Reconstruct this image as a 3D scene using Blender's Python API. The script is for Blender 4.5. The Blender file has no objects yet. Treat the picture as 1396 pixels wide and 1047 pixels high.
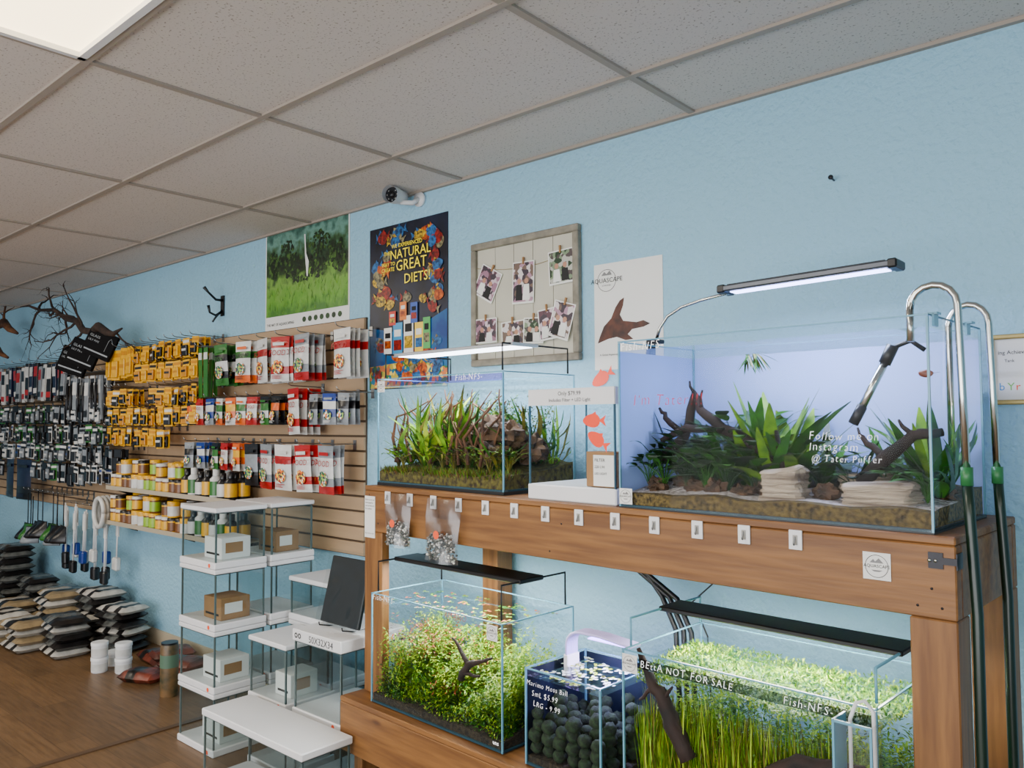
import bpy, math, random
from math import sin, cos, pi, radians
from mathutils import Vector, Matrix, noise
random.seed(11)
R = random.uniform
SC = bpy.context.scene.collection
I4 = Matrix.Identity(4)
STAND = Matrix.Translation((-2.60, -.535, 0)) @ Matrix.Rotation(-radians(3), 4, 'Z')

# ------------------------------------------------------------------ materials
def lin(c):
    return tuple(((x/255.)/12.92 if x/255. <= .04045 else ((x/255.+.055)/1.055)**2.4) for x in c)
MC = {}
def M(name, col, rough=.5, metal=0, ns=0, na=.2, bump=0, emit=0, scale=(1, 1, 1), col2=None, spec=.5, detail=3):
    if name in MC: return MC[name]
    m = bpy.data.materials.new(name); m.use_nodes = True
    nt = m.node_tree; b = nt.nodes['Principled BSDF']
    c = lin(col)
    b.inputs['Base Color'].default_value = (*c, 1)
    b.inputs['Roughness'].default_value = rough
    b.inputs['Metallic'].default_value = metal
    b.inputs['Specular IOR Level'].default_value = spec
    if emit:
        b.inputs['Emission Color'].default_value = (*c, 1); b.inputs['Emission Strength'].default_value = emit
    if ns:
        tc = nt.nodes.new('ShaderNodeTexCoord'); mp = nt.nodes.new('ShaderNodeMapping')
        mp.inputs['Scale'].default_value = scale
        nz = nt.nodes.new('ShaderNodeTexNoise'); nz.inputs['Scale'].default_value = ns; nz.inputs['Detail'].default_value = detail
        rp = nt.nodes.new('ShaderNodeValToRGB')
        c2 = lin(col2) if col2 else tuple(x*(1-na) for x in c)
        c1 = c if col2 else tuple(min(1, x*(1+na)) for x in c)
        rp.color_ramp.elements[0].position = .35; rp.color_ramp.elements[1].position = .65
        rp.color_ramp.elements[0].color = (*c2, 1); rp.color_ramp.elements[1].color = (*c1, 1)
        nt.links.new(tc.outputs['Object'], mp.inputs[0]); nt.links.new(mp.outputs[0], nz.inputs['Vector'])
        nt.links.new(nz.outputs[0], rp.inputs[0]); nt.links.new(rp.outputs[0], b.inputs['Base Color'])
        if bump:
            bp = nt.nodes.new('ShaderNodeBump'); bp.inputs['Strength'].default_value = bump; bp.inputs['Distance'].default_value = .01
            nt.links.new(nz.outputs[0], bp.inputs['Height']); nt.links.new(bp.outputs[0], b.inputs['Normal'])
    MC[name] = m
    return m
def picmat(name, cols, sc=40, rough=.3):
    if name in MC: return MC[name]
    m = bpy.data.materials.new(name); m.use_nodes = True; nt = m.node_tree; b = nt.nodes['Principled BSDF']; b.inputs['Roughness'].default_value = rough
    tc = nt.nodes.new('ShaderNodeTexCoord'); vo = nt.nodes.new('ShaderNodeTexVoronoi'); vo.inputs['Scale'].default_value = sc
    sp = nt.nodes.new('ShaderNodeSeparateColor'); rp = nt.nodes.new('ShaderNodeValToRGB'); rp.color_ramp.interpolation = 'CONSTANT'
    e = rp.color_ramp.elements
    e[0].color = (*lin(cols[0]), 1); e[1].position = 1/len(cols); e[1].color = (*lin(cols[1]), 1)
    for i in range(2, len(cols)): q = e.new(i/len(cols)); q.color = (*lin(cols[i]), 1)
    nt.links.new(tc.outputs['Object'], vo.inputs['Vector']); nt.links.new(vo.outputs['Color'], sp.inputs[0]); nt.links.new(sp.outputs[0], rp.inputs[0]); nt.links.new(rp.outputs[0], b.inputs['Base Color'])
    MC[name] = m; return m
def glassmat(name, tint=(1, 1, 1), base=.03, amt=.5, rough=.02, refl=(1, 1, 1)):
    m = bpy.data.materials.new(name); m.use_nodes = True; nt = m.node_tree; nt.nodes.clear()
    o = nt.nodes.new('ShaderNodeOutputMaterial'); t = nt.nodes.new('ShaderNodeBsdfTransparent'); g = nt.nodes.new('ShaderNodeBsdfGlossy')
    t.inputs[0].default_value = (*tint, 1); g.inputs['Roughness'].default_value = rough; g.inputs[0].default_value = (*refl, 1)
    lw = nt.nodes.new('ShaderNodeLayerWeight'); lw.inputs[0].default_value = .5
    p = nt.nodes.new('ShaderNodeMath'); p.operation = 'POWER'; p.inputs[1].default_value = 4
    mu = nt.nodes.new('ShaderNodeMath'); mu.operation = 'MULTIPLY_ADD'; mu.inputs[1].default_value = amt; mu.inputs[2].default_value = base
    mx = nt.nodes.new('ShaderNodeMixShader')
    nt.links.new(lw.outputs['Facing'], p.inputs[0]); nt.links.new(p.outputs[0], mu.inputs[0]); nt.links.new(mu.outputs[0], mx.inputs[0])
    nt.links.new(t.outputs[0], mx.inputs[1]); nt.links.new(g.outputs[0], mx.inputs[2]); nt.links.new(mx.outputs[0], o.inputs[0])
    return m
GLASS = glassmat('clear_glass', (.97, .985, .99), .004, .22); WATER = glassmat('water_surface', (.88, .95, 1), .03, .6, .03)
GLASSE = glassmat('display_glass', (.80, .85, .85), .035, .4)
BAGP = glassmat('clear_plastic', (.88, .88, .88), .07, .3, .2)
REFLD = glassmat('painted_dark_reflection', (.50, .52, .52), .01, .1, .1)
EDGE = M('glass_edge', (100, 156, 180), .2)
EDGED = M('glass_edge_dark', (50, 85, 100), .2)
EDGEG = M('glass_edge_grey', (84, 100, 100), .25)
WHITE = M('white_plastic', (222, 222, 224), .4, ns=4, na=.03)
BLACK = M('black_plastic', (14, 14, 16), .4, ns=8, na=.2)
DARK = M('dark_metal', (40, 40, 44), .35, .6, ns=8, na=.2)
STEEL = M('stainless_steel', (205, 205, 200), .18, 1, ns=5, na=.05)
HOSE = M('green_hose', (10, 34, 22), .3, ns=5, na=.2)
INKW = M('white_ink', (255, 255, 255), .6, emit=.8)  # ink given its own glow so the lettering reads brighter
INKR = M('red_ink', (205, 40, 60), .6)
INKB = M('black_ink', (16, 16, 16), .6)
PAPER = M('white_paper', (228, 228, 224), .6, ns=3, na=.03)
CARD = M('cardboard', (150, 112, 72), .8, ns=12, na=.08)
ORANGE = M('orange_sticker', (240, 86, 40), .5)
def woodmat(name, scale):
    m = M(name, (136, 92, 46), .5, ns=3, col2=(106, 68, 32), scale=scale, bump=.15, detail=6)
    nt = m.node_tree; b = nt.nodes['Principled BSDF']; src = b.inputs['Base Color'].links[0].from_socket
    tc = nt.nodes.new('ShaderNodeTexCoord'); vo = nt.nodes.new('ShaderNodeTexVoronoi'); vo.inputs['Scale'].default_value = 1
    mp = nt.nodes.new('ShaderNodeMapping'); mp.inputs['Scale'].default_value = (3.2, 5, 9) if scale[0] < 5 else (9, 9, 3)
    rp = nt.nodes.new('ShaderNodeValToRGB'); rp.color_ramp.elements[0].position = .04; rp.color_ramp.elements[1].position = .12
    rp.color_ramp.elements[0].color = (.32, .2, .12, 1); rp.color_ramp.elements[1].color = (1, 1, 1, 1)
    mx = nt.nodes.new('ShaderNodeMix'); mx.data_type = 'RGBA'; mx.blend_type = 'MULTIPLY'; mx.inputs[0].default_value = .8
    nt.links.new(tc.outputs['Object'], mp.inputs[0]); nt.links.new(mp.outputs[0], vo.inputs['Vector']); nt.links.new(vo.outputs['Distance'], rp.inputs[0])
    nt.links.new(src, mx.inputs[6]); nt.links.new(rp.outputs[0], mx.inputs[7]); nt.links.new(mx.outputs[2], b.inputs['Base Color'])
    return m
WOODU = woodmat('stained_wood_beam', (1.2, 16, 16)); WOODZ = woodmat('stained_wood_post', (16, 16, 1.2))
G_BR = M('bright_green_leaf', (120, 168, 8), .5, ns=25, col2=(62, 108, 4))
G_MD = M('green_leaf', (56, 122, 20), .4, ns=20, col2=(24, 74, 12))
G_DK = M('dark_green_leaf', (26, 72, 18), .4, ns=20, col2=(10, 36, 12))
G_OL = M('olive_leaf', (128, 118, 26), .5, ns=20, col2=(66, 68, 14))
G_LT = M('lime_leaf', (178, 200, 26), .5, ns=25, col2=(112, 150, 10))
G_RD = M('reddish_leaf', (176, 90, 40), .5, ns=25, col2=(112, 40, 24))
MOSSB = M('moss_ball_green', (30, 52, 26), .9, ns=60, col2=(8, 18, 10), bump=.6)
DRIFT = M('dark_driftwood', (46, 26, 18), .8, ns=12, col2=(14, 8, 6), bump=.5, detail=6)
DRIFTB = M('brown_driftwood', (116, 74, 42), .8, ns=10, col2=(54, 30, 18), bump=.5, detail=6)
ROCKP = M('pale_layered_rock', (186, 170, 150), .85, ns=4, col2=(104, 90, 78), scale=(1.5, 1.5, 26), bump=.8, detail=6)
ROCKD = M('dark_lava_rock', (104, 76, 52), .9, ns=18, col2=(28, 20, 14), bump=.9, detail=6)
SOIL = M('aquarium_soil', (112, 94, 50), .95, ns=90, col2=(40, 32, 18), bump=.7)
SOILD = M('dark_aquarium_soil', (50, 44, 30), .95, ns=90, col2=(14, 13, 10), bump=.7)
SOILM = M('mossy_soil', (96, 90, 36), .95, ns=60, col2=(44, 34, 20), bump=.7)
GRAVW = M('white_gravel', (220, 212, 215), .8, ns=110, col2=(110, 102, 98), bump=.7)
LEDW = M('white_led', (235, 240, 255), .5, emit=9)
LEDB = M('blue_white_led', (175, 185, 255), .5, emit=12)
LEDV = M('violet_led', (170, 140, 255), .5, emit=10)

# ------------------------------------------------------------------ mesh builder
TCACHE = {}
def textmesh(s, size, align, shear=0, thin=0):
    k = (s, size, align, shear, thin)
    if k not in TCACHE:
        cu = bpy.data.curves.new('lettering', 'FONT'); cu.body = s; cu.size = size; cu.align_x = align; cu.resolution_u = 2; cu.shear = shear
        if thin: cu.offset = -size*.02
        ob = bpy.data.objects.new('lettering', cu)
        me = bpy.data.meshes.new_from_object(ob)
        TCACHE[k] = ([v.co.copy() for v in me.vertices], [tuple(p.vertices) for p in me.polygons])
        bpy.data.objects.remove(ob); bpy.data.curves.remove(cu); bpy.data.meshes.remove(me)
    return TCACHE[k]
class G:
    def __init__(s): s.v = []; s.f = []; s.m = []; s.s = []; s.mats = []
    def sl(s, mat):
        if mat not in s.mats: s.mats.append(mat)
        return s.mats.index(mat)
    def add(s, vs, fs, mat, smooth=False, mx=None):
        o = len(s.v)
        s.v += [(mx @ Vector(v)) if mx else Vector(v) for v in vs]
        i = s.sl(mat)
        for f in fs: s.f.append(tuple(a+o for a in f)); s.m.append(i); s.s.append(smooth)
    def box(s, x0, x1, y0, y1, z0, z1, mat, mx=None):
        vs = [(x, y, z) for z in (z0, z1) for y in (y0, y1) for x in (x0, x1)]
        s.add(vs, [(0, 2, 3, 1), (4, 5, 7, 6), (0, 1, 5, 4), (2, 6, 7, 3), (0, 4, 6, 2), (1, 3, 7, 5)], mat, False, mx)
    def rbox(s, x0, x1, y0, y1, z0, z1, mat, b=.004, mx=None):
        vs = []; cx, cy, cz = (x0+x1)/2, (y0+y1)/2, (z0+z1)/2; hx, hy, hz = (x1-x0)/2, (y1-y0)/2, (z1-z0)/2
        b = min(b, hx*.45, hy*.45, hz*.45)
        idx = {}
        for sx in (-1, 1):
            for sy in (-1, 1):
                for sz in (-1, 1):
                    for a in range(3):
                        p = [hx-b, hy-b, hz-b]; p[a] += b
                        idx[(sx, sy, sz, a)] = len(vs); vs.append((cx+sx*p[0], cy+sy*p[1], cz+sz*p[2]))
        fs = []
        for a in range(3):
            o1, o2 = [(1, 2), (0, 2), (0, 1)][a]
            for sg in (-1, 1):
                q = []
                for c1, c2 in ((-1, -1), (1, -1), (1, 1), (-1, 1)):
                    k = [0, 0, 0]; k[a] = sg; k[o1] = c1; k[o2] = c2; q.append(idx[(*k, a)])
                fs.append(tuple(q))
        for a in range(3):
            o1, o2 = [(1, 2), (0, 2), (0, 1)][a]
            for c1 in (-1, 1):
                for c2 in (-1, 1):
                    k1 = [0, 0, 0]; k1[a] = -1; k1[o1] = c1; k1[o2] = c2; k2 = list(k1); k2[a] = 1
                    fs.append((idx[(*k1, o1)], idx[(*k2, o1)], idx[(*k2, o2)], idx[(*k1, o2)]))
        for sx in (-1, 1):
            for sy in (-1, 1):
                for sz in (-1, 1): fs.append(tuple(idx[(sx, sy, sz, a)] for a in range(3)))
        s.add(vs, fs, mat, False, mx)
    def quad(s, a, b, c, d, mat): s.add([a, b, c, d], [(0, 1, 2, 3)], mat)
    def poly(s, pts, y, mat, mx=None): s.add([(p[0], y, p[1]) for p in pts], [tuple(range(len(pts)))], mat, False, mx)
    def tube(s, pts, rad, mat, n=8, cap=True):
        pts = [Vector(p) for p in pts]
        if not hasattr(rad, '__len__'): rad = [rad]*len(pts)
        vs = []; fs = []; ref = None
        for i, p in enumerate(pts):
            t = (pts[min(i+1, len(pts)-1)]-pts[max(i-1, 0)]).normalized()
            if ref is None: ref = Vector((0, 0, 1)) if abs(t.z) < .9 else Vector((1, 0, 0))
            a = (ref - t*ref.dot(t)).normalized(); ref = a; b = t.cross(a)
            for k in range(n):
                an = 2*pi*k/n; vs.append(p+(a*cos(an)+b*sin(an))*rad[i])
        for i in range(len(pts)-1):
            for k in range(n): fs.append((i*n+k, i*n+(k+1) % n, (i+1)*n+(k+1) % n, (i+1)*n+k))
        if cap: fs += [tuple(range(n))[::-1], tuple(range(len(vs)-n, len(vs)))]
        s.add(vs, fs, mat, True)
    def lathe(s, prof, c, mat, n=14, mx=None):
        vs = []; fs = []
        for r, z in prof:
            for k in range(n): vs.append((c[0]+r*cos(2*pi*k/n), c[1]+r*sin(2*pi*k/n), c[2]+z))
        for i in range(len(prof)-1):
            for k in range(n): fs.append((i*n+k, i*n+(k+1) % n, (i+1)*n+(k+1) % n, (i+1)*n+k))
        s.add(vs, fs, mat, True, mx)
        s.add(vs[:n], [tuple(range(n))[::-1]], mat, False, mx); s.add(vs[-n:], [tuple(range(n))], mat, False, mx)
    def blob(s, c, r, mat, seed=0, amp=.2, fr=1.5, nu=14, nv=9, flat=False):
        vs = []; fs = []
        for j in range(nv+1):
            ph = pi*j/nv
            for i in range(nu):
                th = 2*pi*i/nu
                d = Vector((sin(ph)*cos(th), sin(ph)*sin(th), cos(ph)))
                k = 1+amp*noise.noise(d*fr+Vector((seed*3.1, seed*1.7, 0)))*2
                vs.append((c[0]+d.x*r[0]*k, c[1]+d.y*r[1]*k, c[2]+d.z*r[2]*k))
        for j in range(nv):
            for i in range(nu): fs.append((j*nu+i, (j+1)*nu+i, (j+1)*nu+(i+1) % nu, j*nu+(i+1) % nu))
        s.add(vs, fs, mat, not flat)
    def text(s, t, size, x, z, y, mat, align='LEFT', rot=0, plane='front', sx=1, shear=0):
        vs, fs = textmesh(t, size, align, shear)
        if plane == 'front': mx = Matrix.Translation((x, y, z)) @ Matrix.Rotation(rot, 4, 'Y') @ Matrix.Rotation(pi/2, 4, 'X')
        else: mx = Matrix.Translation((x, y, z))
        s.add([(v.x*sx, v.y, v.z) for v in vs], fs, mat, False, mx)
    def hand(s, t, size, x, z, y, mat):
        cx = x
        for ch in t:
            if ch == ' ': cx += size*.32; continue
            vs, fs = textmesh(ch, size, 'LEFT', .15, 1)
            a = random.uniform(-.07, .07); k = random.uniform(.92, 1.08)
            mx = Matrix.Translation((cx, y, z+random.uniform(-.03, .03)*size)) @ Matrix.Rotation(a, 4, 'Y') @ Matrix.Rotation(pi/2, 4, 'X')
            s.add([(v.x*k*.9, v.y*k, v.z) for v in vs], fs, mat, False, mx)
            cx += (max([v.x for v in vs])*.9*k if vs else size*.3)+size*.09
    def leaf(s, b, d, L, w, bend, mat, n=5):
        b = Vector(b); d = Vector(d).normalized(); side = d.cross(Vector((0, 0, 1)))
        if side.length < .1: side = Vector((cos(L*999), sin(L*999), 0))
        side.normalize(); vs = []; p = b.copy(); dd = d.copy()
        for i in range(n+1):
            t = i/n; ww = w*max(.04, sin(pi*min(1, t*.92+.06))**.8)
            vs += [p-side*ww/2, p+side*ww/2]
            dd = (dd+Vector((d.x, d.y, -1))*bend/n).normalized(); p = p+dd*L/n
        s.add(vs, [(2*i, 2*i+1, 2*i+3, 2*i+2) for i in range(n)], mat, True)
    def mesh(s, name, off=None):
        me = bpy.data.meshes.new(name)
        o = off or Vector((0, 0, 0))
        me.from_pydata([tuple(v-o) for v in s.v], [], s.f)
        for m in s.mats: me.materials.append(m)
        me.polygons.foreach_set('material_index', s.m); me.polygons.foreach_set('use_smooth', s.s)
        me.update(); return me
    def base(s):
        xs = [v.x for v in s.v]; ys = [v.y for v in s.v]
        return Vector(((min(xs)+max(xs))/2, (min(ys)+max(ys))/2, min(v.z for v in s.v)))
BASE = {}
def tag(o, label, cat, group=None, kind=None):
    o['label'] = label; o['category'] = cat
    if group: o['group'] = group
    if kind: o['kind'] = kind
def emp(name, label, cat, base, frame=I4, group=None):
    e = bpy.data.objects.new(name, None); e.empty_display_size = .05; SC.objects.link(e)
    e.matrix_world = frame @ Matrix.Translation(base); BASE[e.name] = Vector(base); tag(e, label, cat, group); return e
def part(g, parent, name, label=None):
    ob = bpy.data.objects.new(name, g.mesh(name, BASE[parent.name])); SC.objects.link(ob); ob.parent = parent
    BASE[ob.name] = BASE[parent.name]
    if label: ob['label'] = label
    return ob
def solo(g, name, label, cat, frame=I4, group=None, kind=None):
    b = g.base(); ob = bpy.data.objects.new(name, g.mesh(name, b)); SC.objects.link(ob)
    ob.matrix_world = frame @ Matrix.Translation(b); BASE[ob.name] = b; tag(ob, label, cat, group, kind); return ob
def struct(g, name):
    ob = bpy.data.objects.new(name, g.mesh(name)); SC.objects.link(ob); ob['kind'] = 'structure'; return ob
def inst(me, name, label, cat, loc, rot=(0, 0, 0), group=None, scale=1):
    ob = bpy.data.objects.new(name, me); SC.objects.link(ob); ob.location = loc; ob.rotation_euler = rot
    ob.scale = (scale,)*3; tag(ob, label, cat, group); return ob

# ------------------------------------------------------------------ room shell
CZ = 2.637
def wallmat():
    m = M('blue_textured_wall', (146, 193, 216), .7)
    nt = m.node_tree; b = nt.nodes['Principled BSDF']
    tc = nt.nodes.new('ShaderNodeTexCoord'); n1 = nt.nodes.new('ShaderNodeTexNoise'); n1.inputs['Scale'].default_value = 45; n1.inputs['Detail'].default_value = 4
    bp = nt.nodes.new('ShaderNodeBump'); bp.inputs['Strength'].default_value = .7; bp.inputs['Distance'].default_value = .018
    nt.links.new(tc.outputs['Object'], n1.inputs['Vector']); nt.links.new(n1.outputs[0], bp.inputs['Height']); nt.links.new(bp.outputs[0], b.inputs['Normal'])
    return m
WALL = wallmat()
def ceilmat():
    m = M('speckled_ceiling_tile', (214, 208, 204), .9)
    nt = m.node_tree; b = nt.nodes['Principled BSDF']
    tc = nt.nodes.new('ShaderNodeTexCoord'); n1 = nt.nodes.new('ShaderNodeTexNoise'); n1.inputs['Scale'].default_value = 130; n1.inputs['Detail'].default_value = 2
    rp = nt.nodes.new('ShaderNodeValToRGB'); rp.color_ramp.elements[0].position = .32; rp.color_ramp.elements[1].position = .39
    rp.color_ramp.elements[0].color = (*lin((150, 140, 130)), 1); rp.color_ramp.elements[1].color = (*lin((204, 194, 186)), 1)
    nt.links.new(tc.outputs['Object'], n1.inputs['Vector']); nt.links.new(n1.outputs[0], rp.inputs[0]); nt.links.new(rp.outputs[0], b.inputs['Base Color'])
    return m
def floormat():
    m = M('wood_plank_floor', (150, 104, 66), .42)
    nt = m.node_tree; b = nt.nodes['Principled BSDF']
    tc = nt.nodes.new('ShaderNodeTexCoord'); br = nt.nodes.new('ShaderNodeTexBrick')
    br.inputs['Scale'].default_value = 1; br.inputs['Brick Width'].default_value = 1.2; br.inputs['Row Height'].default_value = .14; br.inputs['Mortar Size'].default_value = .0012
    br.inputs['Color1'].default_value = (*lin((124, 94, 62)), 1); br.inputs['Color2'].default_value = (*lin((108, 82, 54)), 1); br.inputs['Mortar'].default_value = (*lin((76, 56, 38)), 1)
    mp = nt.nodes.new('ShaderNodeMapping'); mp.inputs['Scale'].default_value = (2, 22, 1)
    n1 = nt.nodes.new('ShaderNodeTexNoise'); n1.inputs['Scale'].default_value = 2.5; n1.inputs['Detail'].default_value = 6
    mx = nt.nodes.new('ShaderNodeMix'); mx.data_type = 'RGBA'; mx.blend_type = 'MULTIPLY'; mx.inputs[0].default_value = .7
    rp = nt.nodes.new('ShaderNodeValToRGB'); rp.color_ramp.elements[0].color = (.5, .46, .42, 1); rp.color_ramp.elements[1].color = (1.0, 1, 1, 1)
    rp.color_ramp.elements[0].position = .3; rp.color_ramp.elements[1].position = .6
    nt.links.new(tc.outputs['Object'], br.inputs['Vector']); nt.links.new(tc.outputs['Object'], mp.inputs[0]); nt.links.new(mp.outputs[0], n1.inputs['Vector'])
    nt.links.new(n1.outputs[0], rp.inputs[0]); nt.links.new(br.outputs[0], mx.inputs[6]); nt.links.new(rp.outputs[0], mx.inputs[7]); nt.links.new(mx.outputs[2], b.inputs['Base Color'])
    return m
XL, XR, YF = -12.0, 2.6, -6.0
g = G(); g.box(XL, XR, 0, .12, 0, CZ+.1, WALL); struct(g, 'wall_back')
g = G(); g.box(XL-.12, XL, YF, .12, 0, CZ+.1, WALL); struct(g, 'wall_left')
g = G(); g.box(XR, XR+.12, YF, .12, 0, CZ+.1, WALL); struct(g, 'wall_right')
g = G(); g.box(XL-.12, XR+.12, YF, .12, -.1, 0, floormat()); struct(g, 'floor')
gx = [-1.385+1.18*k for k in range(-10, 5)]; gy = [0]+[-.425-.607*k for k in range(0, 10)]
LT = [(-2.565, -1.639), (-6.105, -1.639), (-2.565, -4.067), (-6.105, -4.067), (-8.465, -2.853), (.975, -2.853)]
CT = ceilmat(); g = G()
def islight(x, y):
    return any(abs(x-a-.59) < .3 and abs(y-(b-.3035)) < .2 for a, b in LT)
xs = [XL]+[x for x in gx if XL < x < XR]+[XR]; ys = [y for y in gy if y > YF]+[YF]
for i in range(len(xs)-1):
    for j in range(len(ys)-1):
        if islight((xs[i]+xs[i+1])/2, (ys[j]+ys[j+1])/2): continue
        g.box(xs[i], xs[i+1], ys[j+1], ys[j], CZ, CZ+.02, CT)
struct(g, 'ceiling')
BAR = M('ceiling_grid_metal', (156, 144, 132), .6)
g = G()
for x in xs[1:-1]: g.box(x-.012, x+.012, YF, 0, CZ-.008, CZ+.001, BAR)
for y in ys[1:-1]: g.box(XL, XR, y-.012, y+.012, CZ-.009, CZ+.001, BAR)
g.box(XL, XR, -.02, 0, CZ-.012, CZ, BAR)
struct(g, 'trim_1')
g = G(); g.box(XL, XR, -.012, 0, 0, .1, M('beige_baseboard', (190, 176, 150), .6, ns=3, na=.05)); struct(g, 'baseboard_back')
g = G(); g.box(-4.0, -3.965, -3.2, -.2, 0, .006, M('floor_transition_strip', (86, 64, 44), .4)); struct(g, 'trim_2')
LENS = M('troffer_lens', (255, 232, 186), .5, emit=5)
for a, b in LT:
    e = emp('ceiling_light', 'recessed rectangular fluorescent light with glowing prismatic lens', 'ceiling light', (a+.59, b-.3, CZ-.005), group='recessed ceiling lights')
    g = G(); g.box(a+.02, a+1.16, b-.59, b-.02, CZ+.004, CZ+.01, LENS); part(g, e, 'light_lens')
    g = G()
    g.box(a+.01, a+1.17, b-.03, b-.008, CZ-.012, CZ+.02, WHITE); g.box(a+.01, a+1.17, b-.6, b-.58, CZ-.012, CZ+.02, WHITE)
    g.box(a+.01, a+.03, b-.6, b-.008, CZ-.012, CZ+.02, WHITE); g.box(a+1.15, a+1.17, b-.6, b-.008, CZ-.012, CZ+.02, WHITE)
    part(g, e, 'light_frame')

# ------------------------------------------------------------------ slatwall
TAN = M('tan_slatwall', (170, 142, 110), .6, ns=3, na=.06, scale=(1, 1, 6)); TAND = M('slatwall_groove', (80, 62, 44), .7)
n = 16; p = 1.22/n
for px0, px1 in ((-5.70, -3.26), (-8.14, -5.705), (-10.6, -8.145)):
    g = G()
    g.box(px0, px1, -.012, -.001, .84, 2.06, TAND)
    for i in range(n): g.box(px0, px1, -.024, -.012, .84+i*p+.006, .84+(i+1)*p-.006, TAN)
    solo(g, 'slatwall_panel', 'tan wood-look slatwall panel with horizontal grooves on the blue wall', 'slatwall panel', group='slatwall panels')

# ------------------------------------------------------------------ wall posters and pictures
def ell2(cx, cz, rx, rz, n=24, a0=0, a1=2*pi): return [(cx+rx*cos(a0+(a1-a0)*i/n), cz+rz*sin(a0+(a1-a0)*i/n)) for i in range(n)]
def ring(g, cx, cz, r0, r1, y, mat, n=28):
    vs = []
    for i in range(n):
        a = 2*pi*i/n; vs += [(cx+r0*cos(a), y, cz+r0*sin(a)), (cx+r1*cos(a), y, cz+r1*sin(a))]
    g.add(vs, [(2*i, 2*i+1, (2*i+3) % (2*n), (2*i+2) % (2*n)) for i in range(n)], mat)
def fish2(g, cx, cz, L, H, y, mat, fl=1, tilt=0, mat2=None, d=-.0003):
    mx = Matrix.Translation((cx, 0, cz)) @ Matrix.Rotation(tilt, 4, 'Y')
    body = []
    for i in range(16):
        t = 2*pi*i/16; body.append((fl*L*.36*cos(t)-fl*L*.1, H*.5*sin(t)*(1+.25*cos(t))))
    g.poly(body, y, mat, mx)
    g.poly([(fl*L*.2, 0), (fl*L*.5, H*.42), (fl*L*.42, 0), (fl*L*.5, -H*.42)], y+d, mat2 or mat, mx)
    g.poly([(-fl*L*.15, H*.4), (fl*L*.08, H*.68), (fl*L*.12, H*.3)], y+d, mat2 or mat, mx)
# green landscape poster
e = emp('landscape_poster', 'green planted landscape poster with waterfall and white bottom strip', 'poster', (-3.815, -.003, 2.055))
g = G(); g.box(-4.22, -3.41, -.004, -.001, 2.055, 2.632, PAPER); sh = part(g, e, 'poster_sheet')
g = G(); y = -.005
def mistmat():
    m = bpy.data.materials.new('misty_forest_print'); m.use_nodes = True; nt = m.node_tree; b = nt.nodes['Principled BSDF']; b.inputs['Roughness'].default_value = .35
    tc = nt.nodes.new('ShaderNodeTexCoord'); sp = nt.nodes.new('ShaderNodeSeparateXYZ'); nz = nt.nodes.new('ShaderNodeTexNoise'); nz.inputs['Scale'].default_value = 14; nz.inputs['Detail'].default_value = 12
    ma = nt.nodes.new('ShaderNodeMath'); ma.operation = 'MULTIPLY_ADD'; ma.inputs[1].default_value = .60
    mb = nt.nodes.new('ShaderNodeMath'); mb.operation = 'MULTIPLY_ADD'; mb.inputs[1].default_value = 1.8; mb.inputs[2].default_value = -.44
    rp = nt.nodes.new('ShaderNodeValToRGB'); e = rp.color_ramp.elements
    e[0].color = (*lin((50, 110, 18)), 1); e[1].position = 1; e[1].color = (*lin((16, 44, 40)), 1)
    for p_, c_ in ((.16, (90, 150, 30)), (.34, (110, 155, 60)), (.45, (34, 62, 24)), (.56, (18, 34, 18)), (.66, (50, 84, 50)), (.80, (100, 144, 130)), (.9, (50, 90, 78))): q = e.new(p_); q.color = (*lin(c_), 1)
    nt.links.new(tc.outputs['Object'], sp.inputs[0]); nt.links.new(tc.outputs['Object'], nz.inputs['Vector']); nt.links.new(sp.outputs[2], mb.inputs[0]); nt.links.new(nz.outputs[0], ma.inputs[0]); nt.links.new(mb.outputs[0], ma.inputs[2]); nt.links.new(ma.outputs[0], rp.inputs[0]); nt.links.new(rp.outputs[0], b.inputs['Base Color'])
    return m
g.poly([(-4.21, 2.14), (-3.42, 2.14), (-3.42, 2.625), (-4.21, 2.625)], y, mistmat())
tr = M('tree_print', (30, 52, 24), .35, ns=24, col2=(8, 16, 10), detail=8); tr2 = M('tree_print_light', (70, 108, 40), .35, ns=24, col2=(24, 46, 20), detail=8)
random.seed(3)
k = 0
for cx, cz, rx, rz in ((-3.99, 2.49, .09, .08), (-3.93, 2.42, .10, .07), (-3.68, 2.52, .10, .06), (-3.63, 2.44, .14, .07), (-3.8, 2.36, .2, .04), (-3.5, 2.42, .06, .09), (-4.13, 2.44, .05, .08)):
    for q in range(70):
        a = R(0, 2*pi); rr = R(0, 1)**.5; X = min(max(cx+rx*rr*cos(a), -4.18), -3.45); Z = min(cz+rz*rr*sin(a), 2.6); s = R(.005, .018)
        k += 1; g.poly([(X+s*cos(t*.785)*R(.4, 1.2), Z+s*sin(t*.785)*R(.4, 1.2)) for t in range(8)], y-.0006-k*.000004, tr if random.random() < .72 else tr2)
g.poly([(-3.82, 2.58), (-3.81, 2.58), (-3.80, 2.47), (-3.775, 2.42), (-3.785, 2.34), (-3.795, 2.34), (-3.812, 2.46)], y-.003, PAPER)
for q in range(160):
    X = R(-4.19, -3.44); Z = R(2.145, 2.3); g.poly([(X, Z), (X+.004, Z), (X+R(-.02, .03), Z+R(.02, .05))], y-.0005-q*.00001, G_BR if q % 2 else G_MD)
part(g, sh, 'poster_print')
g = G(); g.text('THE ART OF AQUASCAPING', .022, -4.2, 2.085, -.006, INKB)
for i in range(7): g.poly(ell2(-3.82+i*.055, 2.1, .018, .016, 10), -.006, G_DK)
part(g, sh, 'poster_lettering')
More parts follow.
